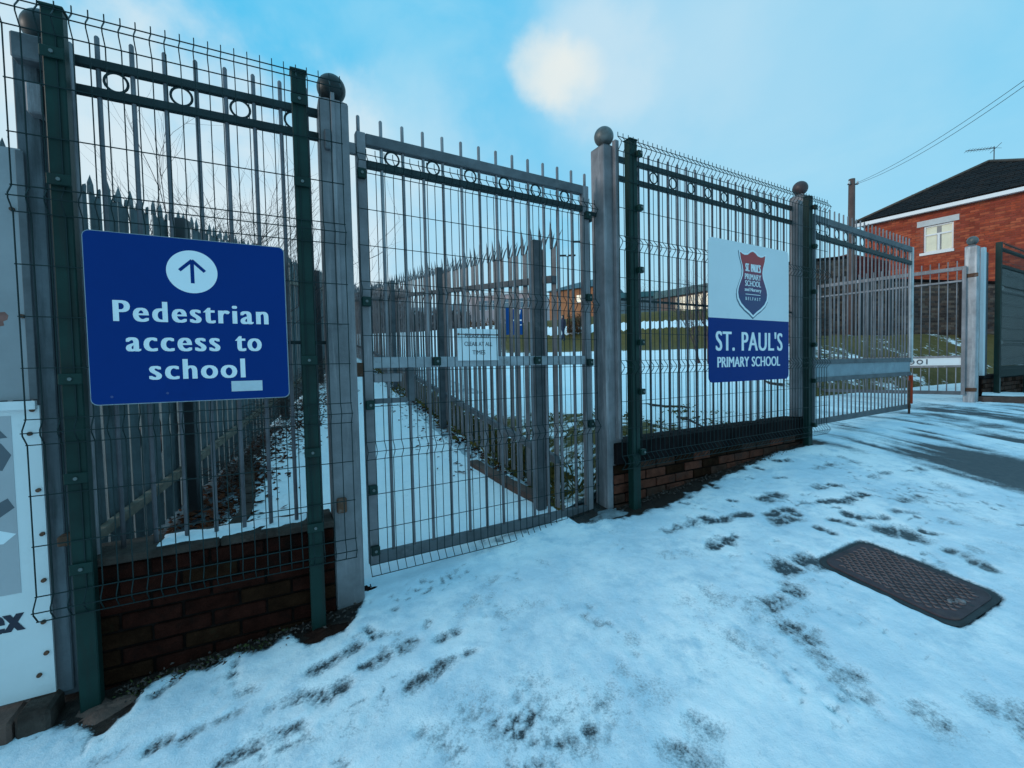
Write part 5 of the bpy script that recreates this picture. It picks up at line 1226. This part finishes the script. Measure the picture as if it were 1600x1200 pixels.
# ------------------------------------------------------------------ lamp posts
def lamp_post(label, px, pyb, pyt, Y, heads):
    a, b = at(px, pyb, Y), at(px, pyt, Y); root = empty('lamp_post', (a.x, a.y, a.z)); tag(root, label, 'lamp', 'tall lamp posts on the school field'); H = b.z - a.z
    link('pole', MB().tube([(0, 0, -1), (0, 0, H)], [.09, .05], 8).mesh('pole', galv_d), root)
    for dx in heads:
        arm = link('arm', MB().tube([(0, 0, H - .05), (dx, 0, H + .02)], .035, 6).mesh('arm', galv_d), root)
        link('lamp_head', MB().cbox(dx - .38, dx + .38, -.16, .16, H - .02, H + .12, .04).mesh('lamp_head', bronze), arm)
lamp_post('tall lamp post with two arms far behind the palisade', 679, 500, 420, 60, (-.75, .9))
lamp_post('tall lamp post with a single arm behind the right end of the gate', 922, 470, 378, 44, (-1.2,))
lamp_post('lamp post with cluster of floodlights behind the palisade tips', 888, 480, 400, 46, (-.5, .45))

# ------------------------------------------------------------------ trees, shrubs, hedge
def branch(mb, p, d, L, r, depth, spread, up=.25, kmin=2, kmax=3):
    n = 4; pts = [p.copy()]; q = p.copy(); dd = d.copy()
    for i in range(n):
        dd = (dd + Vector((random.gauss(0, .12), random.gauss(0, .12), random.gauss(0, .08) + up * .12))).normalized(); q = q + dd * (L / n); pts.append(q.copy())
    mb.tube(pts, [r * (1 - .5 * i / n) for i in range(n + 1)], 5 if r > .012 else 3, cap=False)
    if depth == 0: return
    for k in range(random.randint(kmin, kmax)):
        i = random.randint(1, n); nd_ = (dd + Vector((random.gauss(0, spread), random.gauss(0, spread), random.gauss(.1, spread * .7)))).normalized()
        branch(mb, pts[i], nd_, L * random.uniform(.55, .85), r * .55, depth - 1, spread, up, kmin, kmax)
def bare_tree(name, label, cat, base, H, depth, stems, m, spread=.45, r0=.06, group=None, seed=1, lean=.25):
    random.seed(seed); root = empty(name, base); tag(root, label, cat, group)
    mb = MB(); mb2 = MB()
    for s in range(stems):
        d = Vector((random.gauss(0, lean), random.gauss(0, lean), 1)).normalized(); o = Vector((random.gauss(0, .12), random.gauss(0, .12), -.1)) if stems > 1 else Vector((0, 0, -.3))
        L = H * random.uniform(.35, .5); n = 4; pts = [o]
        for i in range(n): d = (d + Vector((random.gauss(0, .07), random.gauss(0, .07), .05))).normalized(); pts.append(pts[-1] + d * L / n)
        mb.tube(pts, [r0 * (1 - .45 * i / n) for i in range(n + 1)], 7)
        for k in range(random.randint(3, 5)):
            i = random.randint(2, n); nd_ = (d + Vector((random.gauss(0, spread), random.gauss(0, spread), random.gauss(.25, .2)))).normalized()
            branch(mb2, pts[i], nd_, H * random.uniform(.22, .36), r0 * .4, depth, spread)
    link('trunk', mb.mesh('trunk', m), root); link('branches', mb2.mesh('branches', m), root)
    return root
q = at(1108, 545, 15.0); q.z = zf(q.x, q.y)
bare_tree('bare_tree', 'slim bare reddish tree behind the left edge of the white school sign', 'tree', q, 4.6, 3, 1, twig, .5, .055, seed=5)
q = at(1092, 540, 16.0); q.z = zf(q.x, q.y)
bare_tree('bare_tree', 'lower bare shrubby tree just left of the white school sign', 'tree', q, 3.2, 3, 3, twig, .55, .03, seed=9)
# tall bare shrubs over the left palisade
for i, (n, off, H, sd, lab) in enumerate(((3.6, -.75, 3.6, 21, 'tall bare shrub behind the left palisade just right of its dark post'), (5.0, -.7, 3.7, 22, 'tall bare shrub farther along behind the left palisade'), (6.9, -.6, 3.9, 27, 'farthest bare shrub rising behind the left palisade'))):
    q = FA.w(lineL(n) + off, n); q.z = zgw(q.x, q.y)
    bare_tree('bare_shrub', lab, 'shrub', q, H, 3, 6, twig if i != 1 else bark, .4, .022, 'bare shrubs behind the left palisade', sd, .22)
random.seed(33)
# far trees behind the school
for i, (px, Y, H, lab) in enumerate(((1008, 95, 5.5, 'bare tree behind the school wing, left of two'), (1026, 100, 5.2, 'bare tree behind the school wing, right of two'))):
    q = at(px, 492, Y); bare_tree('bare_tree', lab, 'tree', q, at(px, 443, Y).z - q.z + 1.2, 3, 2, twig, .5, .12, 'bare trees behind the school', 50 + i)
random.seed(34)
def scrub(name, label, cat, px0, px1, py0, py1, Y, m, cnt, size, depth=3.0, kind='stuff'):
    """a mass of thin twigs and leaf scraps between two picture columns"""
    mb = MB()
    for _ in range(cnt):
        px = random.uniform(px0, px1); top = py0 + (py1 - py0) * (random.random() ** 1.3) * (.7 + .3 * math.sin(px * .21) * math.sin(px * .083)); y_ = Y + random.uniform(0, depth)
        c = at(px, random.uniform(top, py1), y_); a = random.random() * 6.28; l = size * random.uniform(.5, 1.4); u = Vector((math.cos(a) * .5, math.sin(a) * .5, random.uniform(.2, 1))).normalized() * l; v = Vector((-math.sin(a), math.cos(a), random.uniform(-.4, .4))) * l * .22
        mb.add([c - u, c - v, c + u, c + v], [(0, 1, 2), (0, 2, 3)])
    o = mb.part(name, m); tag(o, label, cat, kind=kind); return o
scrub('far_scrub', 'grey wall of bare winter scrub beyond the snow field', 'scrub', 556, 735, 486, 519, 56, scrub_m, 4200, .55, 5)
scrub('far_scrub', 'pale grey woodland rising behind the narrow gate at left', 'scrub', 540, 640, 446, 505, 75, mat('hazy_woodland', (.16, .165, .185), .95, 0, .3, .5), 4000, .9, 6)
scrub('hedge', 'rusty brown beech hedge right of the blue boards', 'hedge', 886, 908, 490, 519, 41, rust_leaf, 1300, .16, 1.4)
scrub('hedge', 'low rusty bushes left of the blue boards', 'hedge', 732, 790, 496, 520, 46, rust_leaf, 1100, .22, 2)
# bramble bank beside the left palisade
mb = MB()
for _ in range(900):
    n = random.uniform(2.2, 9.5); s = lineL(n) + random.uniform(.06, .26 + .012 * n); h = random.random() ** 1.5 * (.55 if n > 3 else .25); q = FA.w(s, n); z = zgw(q.x, q.y) + h
    a = random.random() * 6.28; l = random.uniform(.05, .20); u = Vector((math.cos(a), math.sin(a), random.uniform(-.4, .9))).normalized() * l
    mb.tube([Vector((q.x, q.y, z)) - u, Vector((q.x, q.y, z + .03)), Vector((q.x, q.y, z)) + u], .0028, 3, cap=False)
tag(mb.part('brambles', bark), 'tangle of brown bramble stems along the left palisade', 'brambles', kind='stuff')
# hills
def hills():
    mb = MB(); rows = []
    for i in range(61):
        px = -400 + i * 40; row = []
        for j, (Y, k) in enumerate(((160, 0), (220, .45), (300, .8), (420, 1))):
            top = 462 + 40 * math.sin(px * .004) + 9 * math.sin(px * .017 + 1) + 4 * math.sin(px * .05); top = min(max(top, 448), 545) if px < 760 else 545
            w = at(px, 560 - (560 - top) * k, Y); row.append(tuple(w))
        rows.append(row)
    vs = [q for r_ in rows for q in r_]; fs = [(i * 4 + j, (i + 1) * 4 + j, (i + 1) * 4 + j + 1, i * 4 + j + 1) for i in range(60) for j in range(3)]
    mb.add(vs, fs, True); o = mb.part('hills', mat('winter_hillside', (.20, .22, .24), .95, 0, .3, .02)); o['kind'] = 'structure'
hills()

# ------------------------------------------------------------------ two people on the snow field
def person(label, px, pyf, pyt, Y, coat, trous, face_to, stride):
    f = at(px, pyf, Y); h = at(px, pyt, Y).z - f.z; k = h / 1.7
    root = empty('person', (f.x, f.y, f.z), face_to); tag(root, label, 'person', 'people walking on the snow field')
    J = [(0, 0, .95, .13), (0, 0, 1.15, .125), (0, 0, 1.38, .155), (0, .0, 1.50, .055), (0, .01, 1.60, .085), (0, .0, 1.69, .07),
         (-.09, 0, .88, .088), (-.10, stride * .55, .48, .06), (-.10, stride, .07, .042), (-.10, stride - .13, .035, .035),
         (.09, 0, .88, .088), (.10, -stride * .35, .48, .06), (.10, -stride, .09, .042), (.10, -stride - .13, .04, .035),
         (-.19, 0, 1.40, .062), (-.25, -.04, 1.14, .048), (-.24, -.12, .90, .036), (-.24, -.15, .82, .034),
         (.19, 0, 1.40, .062), (.25, .04, 1.14, .048), (.24, .0, .90, .036), (.24, -.03, .82, .034)]
    E_ = [(0, 1), (1, 2), (2, 3), (3, 4), (4, 5), (0, 6), (6, 7), (7, 8), (8, 9), (0, 10), (10, 11), (11, 12), (12, 13), (2, 14), (14, 15), (15, 16), (16, 17), (2, 18), (18, 19), (19, 20), (20, 21)]
    me = bpy.data.meshes.new('body'); me.from_pydata([(x * k, y * k, z * k) for x, y, z, r_ in J], E_, []); me.materials.append(coat)
    o = link('body', me, root); md = o.modifiers.new('skin', 'SKIN'); o.modifiers.new('sub', 'SUBSURF').levels = 1
    for i, v in enumerate(o.data.skin_vertices[0].data): v.radius = (J[i][3] * k * (1.15 if i in (0, 1, 2) else 1), J[i][3] * k); v.use_root = i == 0
    mb = MB(); mb.sphere((0, .018 * k, 1.645 * k), .095 * k, 12, 8, 1.05); link('hair', mb.mesh('hair', hair_m), root)
    mb = MB(); mb.sphere((0, -.052 * k, 1.60 * k), .066 * k, 12, 8, 1.2); link('face', mb.mesh('face', skin_m), root)
    for sx, st in ((-1, stride), (1, -stride)):
        mb = MB(); mb.tube([(sx * .09 * k, 0, .90 * k), (sx * .10 * k, st * (.55 if sx < 0 else .35) * k, .48 * k), (sx * .10 * k, st * k, .08 * k)], [.098 * k, .07 * k, .058 * k], 8); link('trouser_leg', mb.mesh('trouser_leg', trous), root)
person('person in maroon top walking on the snow behind the palisade post', 842, 535, 496, 26, cloth_m, cloth_n, R(60), .16)
person('person in dark navy coat walking on the snow near the rusty hedge', 880, 533, 493, 26.5, cloth_n, cloth_n, R(-60), .2)
# fallen branches on the snow behind the right railing
def field_hit(px, py):
    d = ray(px, py); t = 3.0
    while t < 60:
        p = Vector((0, 0, CZ)) + d * t
        if p.z <= zf(p.x, p.y): return p
        t += .02
    return p
for pts, r_, lab in ((((985, 635), (1012, 633), (1040, 637), (1065, 636), (1092, 642)), .016, 'thin dark fallen branch on the snow left of the school sign'), (((1058, 652), (1075, 657), (1098, 668), (1112, 671), (1125, 670)), .018, 'dark fallen branch lying below the school sign'), (((1188, 594), (1205, 600), (1225, 602)), .03, 'thick dark log on the snow at the right corner of the school sign')):
    w = [field_hit(*p) + Vector((0, 0, random.uniform(.0, .02))) for p in pts]
    tag(MB().tube(w, [r_ * q for q in (.7, 1, .9, .7, .4)][:len(w)], 7).part('fallen_branch', bark), lab, 'branch', 'fallen branches on the snow')
